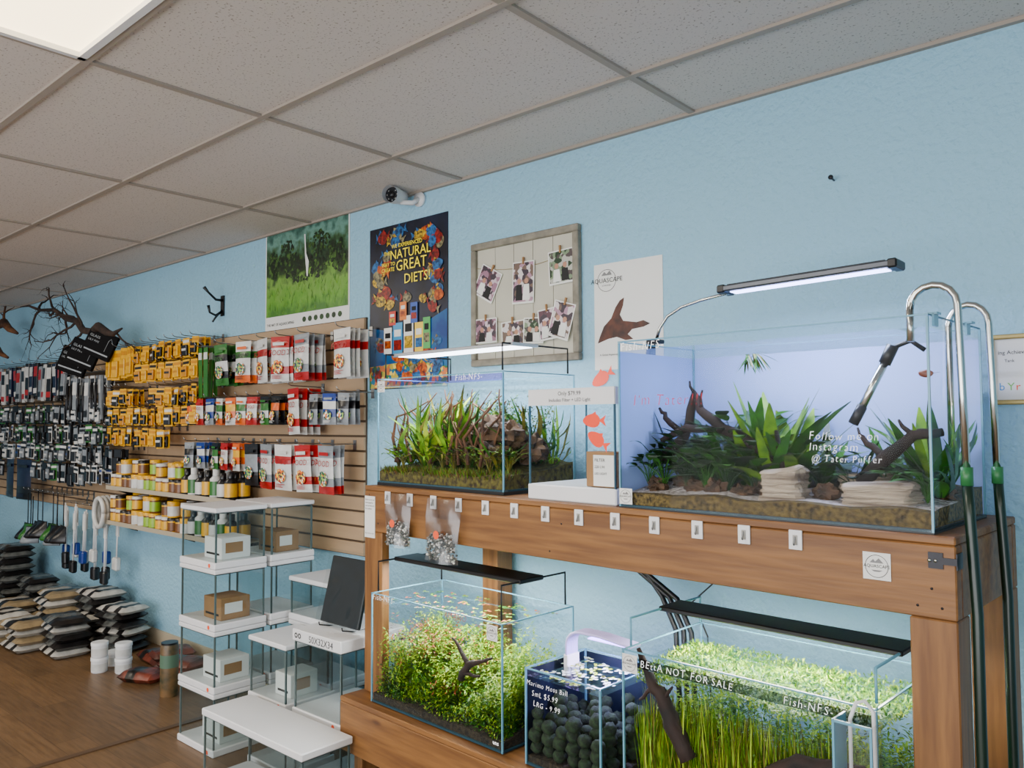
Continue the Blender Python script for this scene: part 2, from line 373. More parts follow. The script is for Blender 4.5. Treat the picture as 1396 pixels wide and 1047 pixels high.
# fish food poster
e = emp('fish_food_poster', 'tall dark poster with tropical fish, yellow slogan and food packets', 'poster', (-2.953, -.003, 1.685))
g = G(); dk = M('dark_water_print', (20, 28, 52), .35, ns=7, col2=(5, 7, 16)); tl = M('teal_water_print', (20, 110, 160), .35, ns=6, col2=(8, 54, 120))
g.box(-3.24, -2.665, -.004, -.001, 1.685, 2.505, dk); sh = part(g, e, 'poster_sheet')
g = G(); g.poly([(-3.235, 1.69), (-2.67, 1.69), (-2.67, 2.05), (-2.95, 1.95), (-3.235, 2.0)], -.005, tl)
g.poly([(-3.235, 1.69), (-2.67, 1.69), (-2.67, 1.78), (-2.9, 1.82), (-3.235, 1.80)], -.0053, picmat('reef_print', [(190, 170, 60), (50, 120, 60), (30, 110, 140), (200, 110, 60), (240, 210, 90)], 45))
cols = [M('fish_orange', (215, 100, 14), .35, ns=60, col2=(120, 40, 8)), M('fish_red', (160, 28, 20), .35, ns=60, col2=(60, 14, 14)), M('fish_yellow', (225, 180, 30), .35, ns=70, col2=(40, 36, 20)), M('fish_blue', (40, 110, 170), .35, ns=60, col2=(14, 36, 70)), M('fish_pale', (150, 140, 100), .35, ns=60, col2=(40, 40, 34))]
random.seed(5); k = 0
for i in range(300):
    x = R(-3.18, -2.72); zz = R(1.72, 2.47)
    if -3.09 < x < -2.80 and 2.15 < zz < 2.41: continue
    if -3.15 < x < -2.76 and 1.86 < zz < 2.1: continue
    if k > 66: break
    k += 1; fish2(g, x, zz, R(.07, .12), R(.045, .07), -.0055-k*.00005, random.choice(cols), random.choice((-1, 1)), R(-.4, .4), random.choice(cols), -.00002)
YEL = M('yellow_print', (250, 225, 20), .4, emit=.25)
part(g, sh, 'poster_print')
g = G()
g.text('WE EXPERIENCED', .028, -2.95, 2.385, -.0095, YEL, 'CENTER'); g.text('THE', .026, -3.12, 2.355, -.0095, YEL)
g.text('NATURAL', .066, -3.075, 2.33, -.0095, YEL); g.text('WAY TO', .026, -3.14, 2.30, -.0095, YEL)
g.text('CREATE', .028, -3.14, 2.272, -.0095, YEL); g.text('GREAT', .076, -3.03, 2.268, -.0095, YEL, 'LEFT', sx=.95)
g.text('DIETS!', .068, -2.97, 2.20, -.0095, YEL, 'LEFT')
part(g, sh, 'poster_lettering')
g = G()
for i, (x, z0, w, h, c) in enumerate([(-3.12, 1.86, .06, .13, (235, 235, 230)), (-3.05, 1.84, .07, .17, (60, 150, 200)), (-2.97, 1.84, .07, .2, (230, 230, 225)), (-2.89, 1.85, .06, .15, (240, 200, 60)), (-2.83, 1.87, .05, .15, (80, 170, 90)), (-3.0, 2.02, .05, .09, (220, 120, 50)), (-2.92, 2.0, .05, .1, (60, 90, 170)), (-3.08, 2.0, .05, .07, (200, 60, 50))]):
    c1 = M('print_packet_%d' % i, c, .4)
    g.poly([(x, z0), (x+w, z0), (x+w, z0+h), (x, z0+h)], -.0095-i*.0001, c1)
    g.poly([(x+.006, z0+h*.2), (x+w-.006, z0+h*.2), (x+w-.006, z0+h*.5), (x+.006, z0+h*.5)], -.0105-i*.0001, cols[i % 5])
    g.poly([(x+.01, z0+h*.6), (x+w-.01, z0+h*.6), (x+w-.01, z0+h*.8), (x+.01, z0+h*.8)], -.0105-i*.0001, PAPER if i % 2 else INKB)
part(g, sh, 'packet_pictures')
# framed photo board
fx0, fx1, fz0, fz1 = -2.495, -1.895, 1.765, 2.315
FR = M('grey_weathered_wood', (132, 126, 112), .8, ns=8, na=.2, scale=(3, 3, 3), bump=.2)
e = emp('photo_board', 'grey wooden frame with cream board and clipped snapshots', 'picture frame', (-2.195, -.015, fz0))
g = G(); w = .03
g.rbox(fx0, fx1, -.03, -.001, fz1-w, fz1, FR); g.rbox(fx0, fx1, -.03, -.001, fz0, fz0+w, FR); g.rbox(fx0, fx0+w, -.03, -.001, fz0+w, fz1-w, FR); g.rbox(fx1-w, fx1, -.03, -.001, fz0+w, fz1-w, FR)
part(g, e, 'frame')
g = G(); BO = M('cream_board', (190, 186, 170), .8, ns=4, na=.05)
for i in range(5): g.box(fx0+w+i*.108, fx0+w+(i+1)*.108-.003, -.012, -.002, fz0+w, fz1-w, BO)
part(g, e, 'backing_board')
for zz in (2.205, 1.975):
    g = G(); g.tube([(fx0+w+i*.053, -.018, zz-.03*sin(pi*i/10)) for i in range(11)], .0012, M('twine', (150, 130, 90), .9), 5); part(g, e, 'string')
PH = [picmat('snapshot_a', [(60, 50, 60), (150, 110, 130), (200, 180, 190), (90, 60, 70)], 60), picmat('snapshot_b', [(170, 130, 150), (60, 50, 60), (110, 90, 80), (210, 200, 200)], 50), picmat('snapshot_c', [(40, 60, 40), (120, 140, 110), (180, 180, 170), (80, 70, 70)], 60)]
k = 0
for x, zz, rot, w2, h2 in ((-2.40, 2.13, .5, .13, .14), (-2.19, 2.11, .03, .12, .18), (-1.985, 2.15, -.05, .13, .14), (-2.405, 1.92, .0, .13, .11), (-2.245, 1.895, -.03, .13, .11), (-2.13, 1.90, .05, .11, .11), (-2.05, 1.92, -.1, .10, .13), (-1.98, 1.93, .3, .11, .15)):
    mx = Matrix.Translation((x, -.019-k*.0015, zz)) @ Matrix.Rotation(rot, 4, 'Y')
    g = G(); g.box(-w2/2, w2/2, -.0006, 0, -h2/2, h2/2, PAPER, mx); g.box(-w2/2+.005, w2/2-.005, -.001, -.0007, -h2/2+.008, h2/2-.005, PH[k % 3], mx)
    for q in range(2):
        xx = -w2*.18+q*w2*.33
        g.poly([(xx+.011*cos(a), .006+.012*sin(a)) for a in [i*pi/4 for i in range(8)]], -.0012, M('skin_print', (180, 130, 105), .5), mx)
        g.poly([(xx-.02, -h2*.42), (xx+.02, -h2*.42), (xx+.015, -.008), (xx-.015, -.008)], -.0013, INKB if (q+k) % 2 else PAPER, mx)
    part(g, e, 'snapshot')
    g = G(); g.box(-.004, .004, -.006, .001, h2/2-.012, h2/2+.018, CARD, mx); part(g, e, 'clothes_peg'); k += 1
# white poster
e = emp('driftwood_poster', 'white poster with round emblem and driftwood picture', 'poster', (-1.68, -.003, 1.72))
g = G(); g.box(-1.835, -1.525, -.003, -.001, 1.72, 2.137, PAPER); sh = part(g, e, 'poster_sheet')
g = G(); ring(g, -1.775, 2.07, .042, .044, -.004, INKB); g.text('AQUASCAPE', .026, -1.775, 2.062, -.005, INKB, 'CENTER')
g.poly([(-1.80, 2.09), (-1.785, 2.105), (-1.775, 2.095), (-1.76, 2.108), (-1.75, 2.09)], -.0045, M('grey_print', (120, 120, 120), .5))
g.text('ESTABLISHED', .007, -1.775, 2.048, -.005, INKB, 'CENTER'); g.text('A Global Aquascaping Community', .011, -1.81, 1.775, -.005, INKB); part(g, sh, 'poster_lettering')
g = G(); rb = M('driftwood_print', (90, 46, 28), .5, ns=20, col2=(40, 20, 14))
g.poly([(-1.81, 1.85), (-1.79, 1.89), (-1.755, 1.92), (-1.735, 1.96), (-1.715, 1.985), (-1.695, 1.995), (-1.70, 1.965), (-1.715, 1.93), (-1.70, 1.905), (-1.67, 1.90), (-1.64, 1.895), (-1.61, 1.90), (-1.58, 1.885), (-1.61, 1.875), (-1.66, 1.87), (-1.68, 1.852), (-1.655, 1.832), (-1.69, 1.83), (-1.73, 1.845), (-1.77, 1.84), (-1.82, 1.825)], -.004, rb)
part(g, sh, 'driftwood_picture')
# certificate
e = emp('certificate', 'framed certificate with gold frame and coloured logo', 'certificate', (-.28, -.01, 1.56))
g = G(); gold = M('gold_frame', (170, 150, 90), .4, .3)
g.rbox(-.476, -.10, -.02, -.001, 1.56, 1.573, gold); g.rbox(-.476, -.10, -.02, -.001, 1.742, 1.755, gold); g.rbox(-.476, -.463, -.02, -.001, 1.573, 1.742, gold); g.rbox(-.113, -.10, -.02, -.001, 1.573, 1.742, gold); part(g, e, 'frame')
g = G(); g.box(-.463, -.113, -.008, -.002, 1.573, 1.742, PAPER); sh = part(g, e, 'certificate_sheet')
g = G(); g.text('ing Achievement', .015, -.455, 1.70, -.009, INKB); g.text('Tank', .012, -.44, 1.678, -.009, INKB)
g.text('b', .03, -.455, 1.60, -.009, M('logo_blue', (60, 140, 200), .5)); g.text('Y', .03, -.435, 1.60, -.009, M('logo_green', (110, 180, 70), .5)); g.text('r', .03, -.415, 1.60, -.009, ORANGE); part(g, sh, 'certificate_lettering')
# nail, coat hook
g = G(); g.tube([(-.895, 0, 2.286), (-.895, -.03, 2.29)], .003, DARK); g.tube([(-.895, -.028, 2.29), (-.895, -.032, 2.29)], .008, DARK); solo(g, 'wall_nail', 'dark metal nail sticking out of the blue wall', 'nail')
g = G(); X = -4.72
g.box(X-.02, X+.02, -.008, 0, 2.2, 2.33, BLACK)
g.tube([(X, -.005, 2.23), (X, -.05, 2.2), (X, -.09, 2.215), (X+.0, -.1, 2.26)], [.009, .008, .007, .01], BLACK)
g.tube([(X, -.005, 2.3), (X, -.05, 2.3), (X, -.1, 2.34), (X, -.13, 2.37)], [.009, .008, .007, .012], BLACK)
g.tube([(X, -.005, 2.24), (X-.02, -.04, 2.19), (X-.02, -.06, 2.16)], .006, BLACK)
solo(g, 'coat_hook', 'black cast iron double coat hook on the wall', 'hook')
# security camera
e = emp('security_camera', 'white bullet security camera mounted high on the wall', 'security camera', (-2.85, 0, 2.58))
d = Vector((.38, -.9, -.12)).normalized(); P0 = Vector((-2.93, -.06, 2.608))
g = G(); g.tube([(-2.855, 0, 2.595), (-2.855, -.018, 2.595)], .036, WHITE, 18); g.tube([(-2.855, -.015, 2.595), (-2.86, -.05, 2.57), (-2.90, -.08, 2.575), P0+d*.03-Vector((0, 0, .02))], .012, WHITE); part(g, e, 'mount')
g = G(); g.tube([P0-d*.01, P0, P0+d*.09], [.022, .036, .036], WHITE, 22); g.tube([P0+d*.07, P0+d*.125], [.0405, .0405], WHITE, 22, False); bd = part(g, e, 'camera_body')
g = G(); g.tube([P0+d*.091, P0+d*.097], .0355, M('camera_face_dark', (40, 42, 46), .3), 22); g.tube([P0+d*.098, P0+d*.106], .017, BLACK, 16)
for q in range(8): g.tube([P0+d*.098+Vector((.0, 0, .026*sin(q*pi/4)))+Vector((.9, .38, 0))*.026*cos(q*pi/4), P0+d*.1+Vector((.0, 0, .026*sin(q*pi/4)))+Vector((.9, .38, 0))*.026*cos(q*pi/4)], .004, STEEL, 8)
part(g, bd, 'lens')

# ------------------------------------------------------------------ driftwood on slatwall top
def branch(g, p, d, L, r, mat, depth, wig=.35, ns=6):
    pts = [Vector(p)]; rad = [r]; d = Vector(d).normalized()
    for i in range(ns):
        d = (d+Vector((R(-wig, wig), R(-wig, wig)*.6, R(-wig, wig)))).normalized()
        pts.append(pts[-1]+d*L/ns); rad.append(r*(1-.7*(i+1)/ns))
        if depth and i > 0 and random.random() < .65:
            dd = (d+Vector((R(-1, 1), R(-.5, .5), R(-.8, .9)))).normalized(); branch(g, pts[-1], dd, L*R(.4, .65), rad[-1]*.75, mat, depth-1, wig, 5)
    g.tube(pts, rad, mat, 7)
DW = M('grey_brown_branch', (62, 44, 34), .85, ns=10, col2=(24, 16, 12), bump=.5)
random.seed(29)
g = G()
trunk = [(-5.50, -.30, 2.16), (-5.62, -.31, 2.13), (-5.72, -.31, 2.15), (-5.84, -.32, 2.20), (-5.95, -.32, 2.17), (-6.08, -.33, 2.19), (-6.2, -.33, 2.27), (-6.38, -.34, 2.30), (-6.55, -.36, 2.38), (-6.8, -.38, 2.40), (-7.05, -.38, 2.46), (-7.25, -.38, 2.47)]
g.tube(trunk, [.006, .018, .026, .031, .025, .025, .023, .020, .015, .012, .009, .004], DW, 9)
for q in ((2, (.9, 0, .1)), (6, (-.8, -.1, .2)), (7, (-.8, .1, -.3)), (8, (-.9, 0, .3)), (9, (-.8, 0, -.5)), (5, (-.8, 0, -.5)), (7, (-.9, 0, .5)), (8, (-.9, 0, -.2)), (6, (-.8, 0, -.4)), (5, (-.4, 0, .6)), (9, (-.9, 0, .2))):
    branch(g, trunk[q[0]], q[1], R(.26, .44), .010, DW, 2, .5)
for v in g.v:
    v.z = min(v.z, 2.56); v.y = min(v.y, -.03)
solo(g, 'driftwood_branch', 'twisted dark branching driftwood mounted above the slatwall', 'driftwood', group='driftwood above slatwall')
for X, Z, s in ((-8.1, 2.42, 1), (-8.3, 2.2, .8)):
    g = G(); pts = [(X-.25*s, -.25, Z-.03), (X-.1*s, -.22, Z+.02), (X+.05*s, -.22, Z-.05*s), (X+.2*s, -.2, Z-.1*s)]
    g.tube(pts, [.015, .04*s, .03*s, .012], DRIFTB, 9); branch(g, pts[1], (-.4, 0, .8), .2*s, .015, DRIFTB, 1)
    for v in g.v: v.z = min(v.z, 2.6)
    solo(g, 'driftwood_branch', 'short brown driftwood piece mounted on the wall', 'driftwood', group='driftwood above slatwall')

# ------------------------------------------------------------------ product prototypes
def pouch(nm, w, h, cols, txt=None, tcol=None, t=.018, pic=None):
    g = G(); nx, nz = 7, 12; sd = R(0, 99)
    for sgn in (-1, 1):
        for j in range(nz):
            vs = []
            for jj in (j, j+1):
                for i in range(nx+1):
                    x = -w/2+w*i/nx; zz = jj/nz; b = t*(1-(2*x/w)**2)*max(0, sin(pi*min(1, max(0, (zz-.12)/.88))))
                    b += .12*t*noise.noise(Vector((i*1.3, jj*1.3, sd)))*(1 if 0 < i < nx else 0)
                    vs.append((x*(1-.06*sin(pi*zz)), sgn*b, -h*zz))
            n = nx+1
            fs = [(i, i+1, n+i+1, n+i) for i in range(nx)]
            c = cols[min(len(cols)-1, int(j*len(cols)/nz))]
            g.add(vs, fs, c, True)
    if txt: g.text(txt, w*.30, 0, -h*.42, -t-.004, tcol, 'CENTER', sx=1.05, shear=.2)
    if pic: g.poly(ell2(0, -h*.68, w*.30, h*.16, 12), -t-.0025, pic)
    g.poly([(-w*.3, -h*.13), (w*.3, -h*.13), (w*.3, -h*.2), (-w*.3, -h*.2)], -t*.5-.004, cols[-1])
    for q in range(3): g.poly([(-w*.32, -h*(.86+q*.03)), (w*R(0, .3), -h*(.86+q*.03)), (w*R(0, .3), -h*(.875+q*.03)), (-w*.32, -h*(.875+q*.03))], -t*.6-.005, tcol or cols[0])
    return g.mesh(nm)
def card(nm, w, h, c1, c2, c3, body=True):
    g = G(); g.box(-w/2, w/2, -.001, .001, -h, 0, c1); g.box(-w/2+.004, w/2-.004, -.002, -.001, -h*.24, -h*.10, c2)
    if body: g.rbox(-w*.36, w*.36, -.018, -.002, -h*.92, -h*.36, c3, .006); g.box(-w*.3, w*.3, -.019, -.018, -h*.66, -h*.54, c2)
    return g.mesh(nm)
def col(nm, c): return M(nm, c, .3, ns=14, na=.12)
cW = col('pack_white', (205, 205, 202)); cR = col('pack_red', (165, 16, 20)); cY = col('pack_yellow', (226, 168, 4)); cK = col('pack_black', (14, 14, 18)); cG = col('pack_green', (40, 104, 34)); cB = col('pack_blue', (18, 50, 130)); cO = col('pack_orange', (216, 92, 10)); cS = col('pack_silver', (130, 136, 142)); cN = col('pack_navy', (16, 22, 52)); cL = col('pack_lime', (140, 180, 30)); cBr = col('pack_brown', (110, 66, 24)); cY2 = col('pack_amber', (196, 130, 6))
picA = picmat('pack_picture_warm', [(230, 120, 30), (240, 240, 230), (160, 30, 20), (240, 200, 60), (60, 60, 60)], 90)
picB = picmat('pack_picture_cool', [(40, 100, 60), (230, 230, 220), (220, 120, 40), (30, 50, 80), (150, 190, 90)], 90)
HOOKM = M('chrome_hook_wire', (150, 150, 150), .3, 1)
g = G(); g.box(-.012, .012, -.004, 0, -.03, .02, HOOKM); g.tube([(0, 0, 0), (0, -.2, .004), (0, -.215, .01), (0, -.225, .025)], .0028, HOOKM, 6); HOOKME = g.mesh('peg_hook')
def peg(x, z): inst(HOOKME, 'peg_hook', 'chrome wire peg hook on the slatwall', 'hook', (x, -.024, z), group='slatwall peg hooks')
random.seed(12)
big = [pouch('food_pouch', .14, .24, [cW, cR, cW, cW, cW], 'FOOD', cR, pic=picA), pouch('food_pouch', .13, .24, [cG, cK, cW, cK, cG], 'FISH', cG, pic=picB), pouch('food_pouch', .14, .24, [cR, cW, cW, cR, cW], 'FOOD', cR, pic=picA), pouch('food_pouch', .13, .23, [cK, cS, cS, cK, cK], None, pic=picB), pouch('food_pouch', .13, .23, [cW, cG, cW, cW, cO], 'SHRIMP', cK, pic=picB), pouch('food_pouch', .14, .24, [cS, cW, cW, cS, cR], 'FOOD', cR, pic=picB)]
bigL = ['white and red fish food pouch with red lettering', 'green and black fish food pouch with white band', 'red and white fish food pouch with lettering', 'black and silver resealable food pouch', 'white and green shrimp food pouch', 'white and silver food pouch with red lettering']
GP = 'hanging fish food pouches'
def hang(me, nm, lab, cat, x, z, n, grp, sp=.036, y0=-.21):
    for k in range(n):
        inst(me, nm, lab, cat, (x+R(-.008, .008), y0+k*sp, z), (R(-.05, .05), R(-.05, .05), R(-.2, .2)), grp)
random.seed(8)
for x, t in ((-4.36, 1), (-4.10, 4), (-3.92, 0), (-3.73, 2), (-3.53, 5), (-3.20, 0)):
    peg(x, 1.985); hang(big[t], 'food_pouch', bigL[t], 'pet food pouch', x, 1.98, 4, GP)
small = [(pouch('food_pouch', .09, .155, c, tx, tc, .014, pc), l) for c, tx, tc, pc, l in (([cK, cO, cK, cK], None, cW, picA, 'small black and orange food pouch'), ([cR, cW, cW, cR], 'FOOD', cR, picA, 'small red and white food pouch'), ([cK, cG, cW, cG], None, cW, picB, 'small black and green food pouch'), ([cW, cG, cW, cO], None, cK, picB, 'small white, green and orange food pouch'), ([cW, cW, cR, cK], None, cR, picA, 'small white, red and black food pouch'), ([cS, cK, cS, cS], None, cK, picB, 'small silver and black food pouch'), ([cO, cY, cO, cW], None, cK, picA, 'small orange and yellow food pouch'), ([cB, cW, cB, cS], None, cW, picB, 'small blue and white food pouch'))]
for i in range(14):
    x = -4.72+i*.118
    if i in (9, 10):
        if i == 9: peg(x+.05, 1.71); hang(big[2], 'food_pouch', bigL[2], 'pet food pouch', x+.05, 1.70, 4, GP)
        continue
    peg(x, 1.67); s = small[[0, 1, 7, 3, 6, 3, 1, 2, 0, 0, 5, 5, 7, 5][i]]; hang(s[0], 'food_pouch', s[1], 'pet food pouch', x, 1.665, 3, GP)
for i, x in enumerate((-4.72, -4.58, -4.42, -4.30, -4.18)):
    peg(x, 1.41); s = small[[5, 7, 2, 1, 6][i]]; hang(s[0], 'food_pouch', s[1], 'pet food pouch', x, 1.405, 3, GP)
for i, x in enumerate((-4.02, -3.86, -3.70, -3.52, -3.33)):
    peg(x, 1.41); t = [3, 5, 0, 2, 5][i]; hang(big[t], 'food_pouch', bigL[t], 'pet food pouch', x, 1.405, 3, GP)
yc = [card('blister_card', .085, .12, cY, cK, cY2), card('blister_card', .085, .115, cY, cY2, cY), card('blister_card', .085, .12, cY, cW, cK), card('blister_card', .085, .11, cY, cY2, cK)]
yl = card('blister_card', .10, .21, cY, cY2, cY)
for i in range(12):
    x = -5.90+i*.112
    for r, z in enumerate((2.06, 1.77, 1.64, 1.50)):
        if r == 3 and i > 7: continue
        if r == 1 and i in (4, 5): continue
        peg(x, z); me = yl if (r == 0 and i < 4) else yc[(i+r) % 4]
        zz = z-.005-R(0, .02)
        hang(me, 'blister_card', 'yellow carded aquarium accessory in blister pack', 'packaged accessory', x, zz, 3 if r < 2 else 2, 'yellow blister cards', .04)
        if r == 0 and i >= 4: peg(x, 1.92); hang(yc[i % 2], 'blister_card', 'yellow carded aquarium accessory in blister pack', 'packaged accessory', x, 1.915, 2, 'yellow blister cards', .04)
def tool(nm, h, c1, c2):
    g = G(); g.box(-.03, .03, -.001, .001, -.07, 0, c1); g.box(-.025, .025, -.002, -.001, -.055, -.02, c2)
    g.tube([(-.008, -.006, -.05), (-.012, -.008, -h*.6), (-.003, -.006, -h)], [.006, .008, .003], DARK, 6); g.tube([(.008, -.006, -.05), (.012, -.008, -h*.6), (.003, -.006, -h)], [.006, .008, .003], DARK, 6)
    return g.mesh(nm)
def slim(nm, h, c1, c2, c3, w=.032):
    g = G(); g.rbox(-w, w, -.012, .012, -h, 0, c1, .003); g.box(-w+.002, w-.002, -.0135, -.012, -h*.4, -h*.1, c2); g.box(-w+.002, w-.002, -.0135, -.012, -h*.9, -h*.75, c3); return g.mesh(nm)
tools = [tool('planting_tweezers', .34, cW, cK), tool('planting_tweezers', .30, cS, cK), slim('planting_tweezers', .32, cS, cW, cK, .025)]
for i in range(10):
    x = -6.68+i*.078; peg(x, 1.90); hang(tools[i % 3], 'planting_tweezers', 'steel planting tweezers hanging on a white header card', 'tweezers', x, 1.885-R(0, .03), 2, 'hanging planting tools', .05)
sl = [slim('slim_package', .30, cK, cW, cR), slim('slim_package', .28, cK, cR, cW), slim('slim_package', .30, cW, cK, cR), slim('slim_package', .26, cN, cW, cW), slim('slim_package', .28, cS, cR, cK)]
sL = ['slim black hanging package with white label', 'slim black hanging package with red label', 'slim white hanging package with black label', 'slim navy blue hanging package', 'slim silver hanging package with red label']
for i in range(24):
    x = -9.1+i*.102
    if i % 2 == 0: peg(x, 2.05)
    hang(sl[i*3 % 5], 'slim_package', sL[i*3 % 5], 'packaged accessory', x, 2.02+R(-.03, .02), 2, 'slim hanging packages', .06)
sm = [(card('blister_card', .085, .13, cW, cK, cK), 'white card with black part'), (card('blister_card', .09, .14, cK, cW, cS), 'black card with silver part'), (card('blister_card', .085, .12, cW, cB, cK), 'white and blue card with black part'), (card('blister_card', .09, .13, cG, cW, cK), 'green card with black part'), (slim('blister_card', .15, cK, cS, cW), 'small black boxed accessory'), (card('blister_card', .08, .13, cS, cK, cW), 'silver card with white part'), (card('blister_card', .08, .15, cK, cK, cK), 'all black carded accessory')]
for r, z in enumerate((1.68, 1.52, 1.37, 1.22)):
    for i in range(28):
        x = -9.1+i*.112+.04*(r % 2)
        if -5.98 < x: continue
        if r == 3 and (x < -7.4 and x > -8.3): continue
        if i % 2 == 0: peg(x, z+.02)
        k = random.randrange(7); hang(sm[k][0], 'blister_card', sm[k][1], 'packaged accessory', x, z-R(0, .03), 2, 'small accessory cards', .06)
for i in range(3):
    x = -5.93+i*.09
    peg(x, 1.36); k = random.randrange(7); hang(sm[k][0], 'blister_card', sm[k][1], 'packaged accessory', x, 1.34, 2, 'small accessory cards', .06)
nav = pouch('filter_bag', .28, .34, [cN, cN, cK])
for X, rz in ((-7.65, .1), (-8.0, -.1)): inst(nav, 'filter_bag', 'large navy blue hanging filter media bag', 'bag', (X, -.2, 1.22), (0, 0, rz), 'navy filter bags')
cKm = M('matt_black_carton', (10, 10, 12), .8, spec=.15)
for i, (x, z, ry, yy) in enumerate(((-6.30, 1.89, .35, -.34), (-6.08, 1.93, .40, -.36), (-5.90, 1.99, .42, -.32))):
    g = G(); g.rbox(-.10, .10, -.02, .02, 0, .19, cKm, .003); g.box(-.085, .085, -.0215, -.02, .03, .04, cS); g.text('GLASS', .026, -.085, .13, -.022, cS); g.text('LILY PIPE', .020, -.085, .10, -.022, cS)
    g.tube([(.05, -.022, .06), (.05, -.022, .14), (.06, -.022, .16), (.075, -.022, .14)], .002, cS, 6)
    inst(g.mesh('equipment_box'), 'equipment_box', 'black boxed aquarium equipment leaning at the slatwall top', 'box', (x, yy, z), (0, ry, .85), 'black equipment boxes')
gc = card('test_strip_card', .05, .3, cG, cW, cG, False)
for i, x in enumerate((-4.60, -4.54)): peg(x, 1.98); hang(gc, 'test_strip_card', 'narrow green hanging card', 'packaged accessory', x, 1.975, 3, 'narrow green cards')
# shelves with jars
SHM = M('clear_acrylic_shelf', (176, 164, 142), .3)
def bottle(nm, r, h, cb, cl, cc):
    g = G(); g.lathe([(r*.95, 0), (r, .004), (r, h*.68), (r*.5, h*.78), (r*.45, h*.8)], (0, 0, 0), cb); g.lathe([(r*1.02, h*.12), (r*1.02, h*.6)], (0, 0, 0), cl); g.lathe([(r*.55, h*.79), (r*.55, h), (r*.45, h*1.01)], (0, 0, 0), cc); return g.mesh(nm)
def jar(nm, r, h, cb, cl, cc):
    g = G(); g.lathe([(r*.95, 0), (r, .004), (r, h*.8)], (0, 0, 0), cb); g.lathe([(r*1.02, h*.1), (r*1.02, h*.7)], (0, 0, 0), cl); g.lathe([(r*1.05, h*.8), (r*1.05, h), (r*.9, h*1.01)], (0, 0, 0), cc); return g.mesh(nm)
jars = [(jar('food_jar', .035, .09, cBr, cY, cW), 'small jar with yellow label and white lid'), (jar('food_jar', .035, .09, cY, cBr, cK), 'small jar with brown label and black lid'), (jar('food_jar', .038, .1, cY, cW, cY), 'small jar with white label and yellow lid'), (jar('food_jar', .035, .10, cBr, cL, cY), 'small jar with lime label and yellow lid')]
dk_b = [(bottle('supplement_bottle', .036, .16, cK, cY, cK), 'black supplement bottle with yellow label'), (bottle('supplement_bottle', .036, .17, cW, cG, cW), 'white supplement bottle with green label'), (bottle('supplement_bottle', .034, .15, cK, cW, cK), 'black supplement bottle with white label')]
for s, zs in enumerate((1.08, .84)):
    e = emp('display_shelf', 'narrow slatwall shelf with raised front lip', 'shelf', (-5.0, -.12, zs-.012), group='slatwall shelves')
    g = G(); g.box(-5.85, -4.18, -.24, -.024, zs-.008, zs, SHM); part(g, e, 'shelf_board'); g = G(); g.box(-5.85, -4.18, -.246, -.24, zs-.016, zs+.012, SHM); part(g, e, 'front_lip')
    for X in (-5.84, -5.0, -4.19):
        g = G(); g.add([(X-.002, -.024, zs-.09), (X-.002, -.024, zs-.009), (X-.002, -.23, zs-.009), (X+.002, -.024, zs-.09), (X+.002, -.024, zs-.009), (X+.002, -.23, zs-.009)], [(0, 1, 2), (3, 5, 4), (0, 3, 4, 1), (1, 4, 5, 2), (0, 2, 5, 3)], DARK); part(g, e, 'bracket')
    for i in range(19):
        x = -5.79+i*.086
        for rw, yy in ((0, -.20), (1, -.12)):
            if i > 11 and s == 0: me, l = dk_b[i % 3]; nm = 'supplement_bottle'
            elif i > 12 and s == 1: me, l = dk_b[(i*2) % 3]; nm = 'supplement_bottle'
            else: me, l = jars[(i//2+rw) % 4]; nm = 'food_jar'
            inst(me, nm, l, 'bottle' if 'bottle' in l else 'jar', (x+R(-.004, .004), yy+R(-.004, .004), zs), (0, 0, R(0, 6)), 'jars and bottles on the slatwall shelves')
            if nm == 'food_jar' and (i+rw+s) % 3:
                q = jars[(i+rw) % 4]; inst(q[0], 'food_jar', q[1], 'jar', (x, yy, zs+(.104 if (i//2+rw) % 4 > 1 else .093)), (0, 0, R(0, 6)), 'jars and bottles on the slatwall shelves')
# nets, scrapers
def net(nm, c):
    g = G(); w = .09
    g.tube([(-w, 0, 0), (w, 0, 0), (w, -.0, -.12), (-w, 0, -.12), (-w, 0, 0)], .003, DARK, 6); g.tube([(0, 0, 0), (0, 0, .25)], .004, DARK, 6)
    n = 6; vs = []
    for j in range(n+1):
        for i in range(n+1): a = i/n; b = j/n; vs.append((-w+2*w*a, -.1*sin(pi*a)*sin(pi*b), -.12*b-.05*sin(pi*b)))
    g.add(vs, [(j*(n+1)+i, j*(n+1)+i+1, (j+1)*(n+1)+i+1, (j+1)*(n+1)+i) for j in range(n) for i in range(n)], c, True); return g.mesh(nm)
netK = net('fish_net', cK); netG = net('fish_net', cG); netW = net('fish_net', cS)
for i in range(9):
    x = -7.5+i*.11
    peg(x, .97); me, l = ((netK, 'black'), (netG, 'green'), (netW, 'pale grey'), (netK, 'black'))[i % 4]
    inst(me, 'fish_net', '%s square aquarium fish net on wire handle' % l, 'fish net', (x, -.2-R(0, .05), .76-R(0, .08)), (0, 0, R(-.2, .2)), 'hanging fish nets')
def brush(nm, c, h=.38):
    g = G(); g.rbox(-.035, .035, -.02, .02, -h, -h+.09, c, .01); g.tube([(0, 0, 0), (0, 0, -h+.08)], .006, WHITE, 8); g.box(-.025, .025, -.003, .003, -.14, -.02, cW); return g.mesh(nm)
bB = brush('algae_scraper', cB); bK = brush('algae_scraper', cK, .46); bW = brush('algae_scraper', cW)
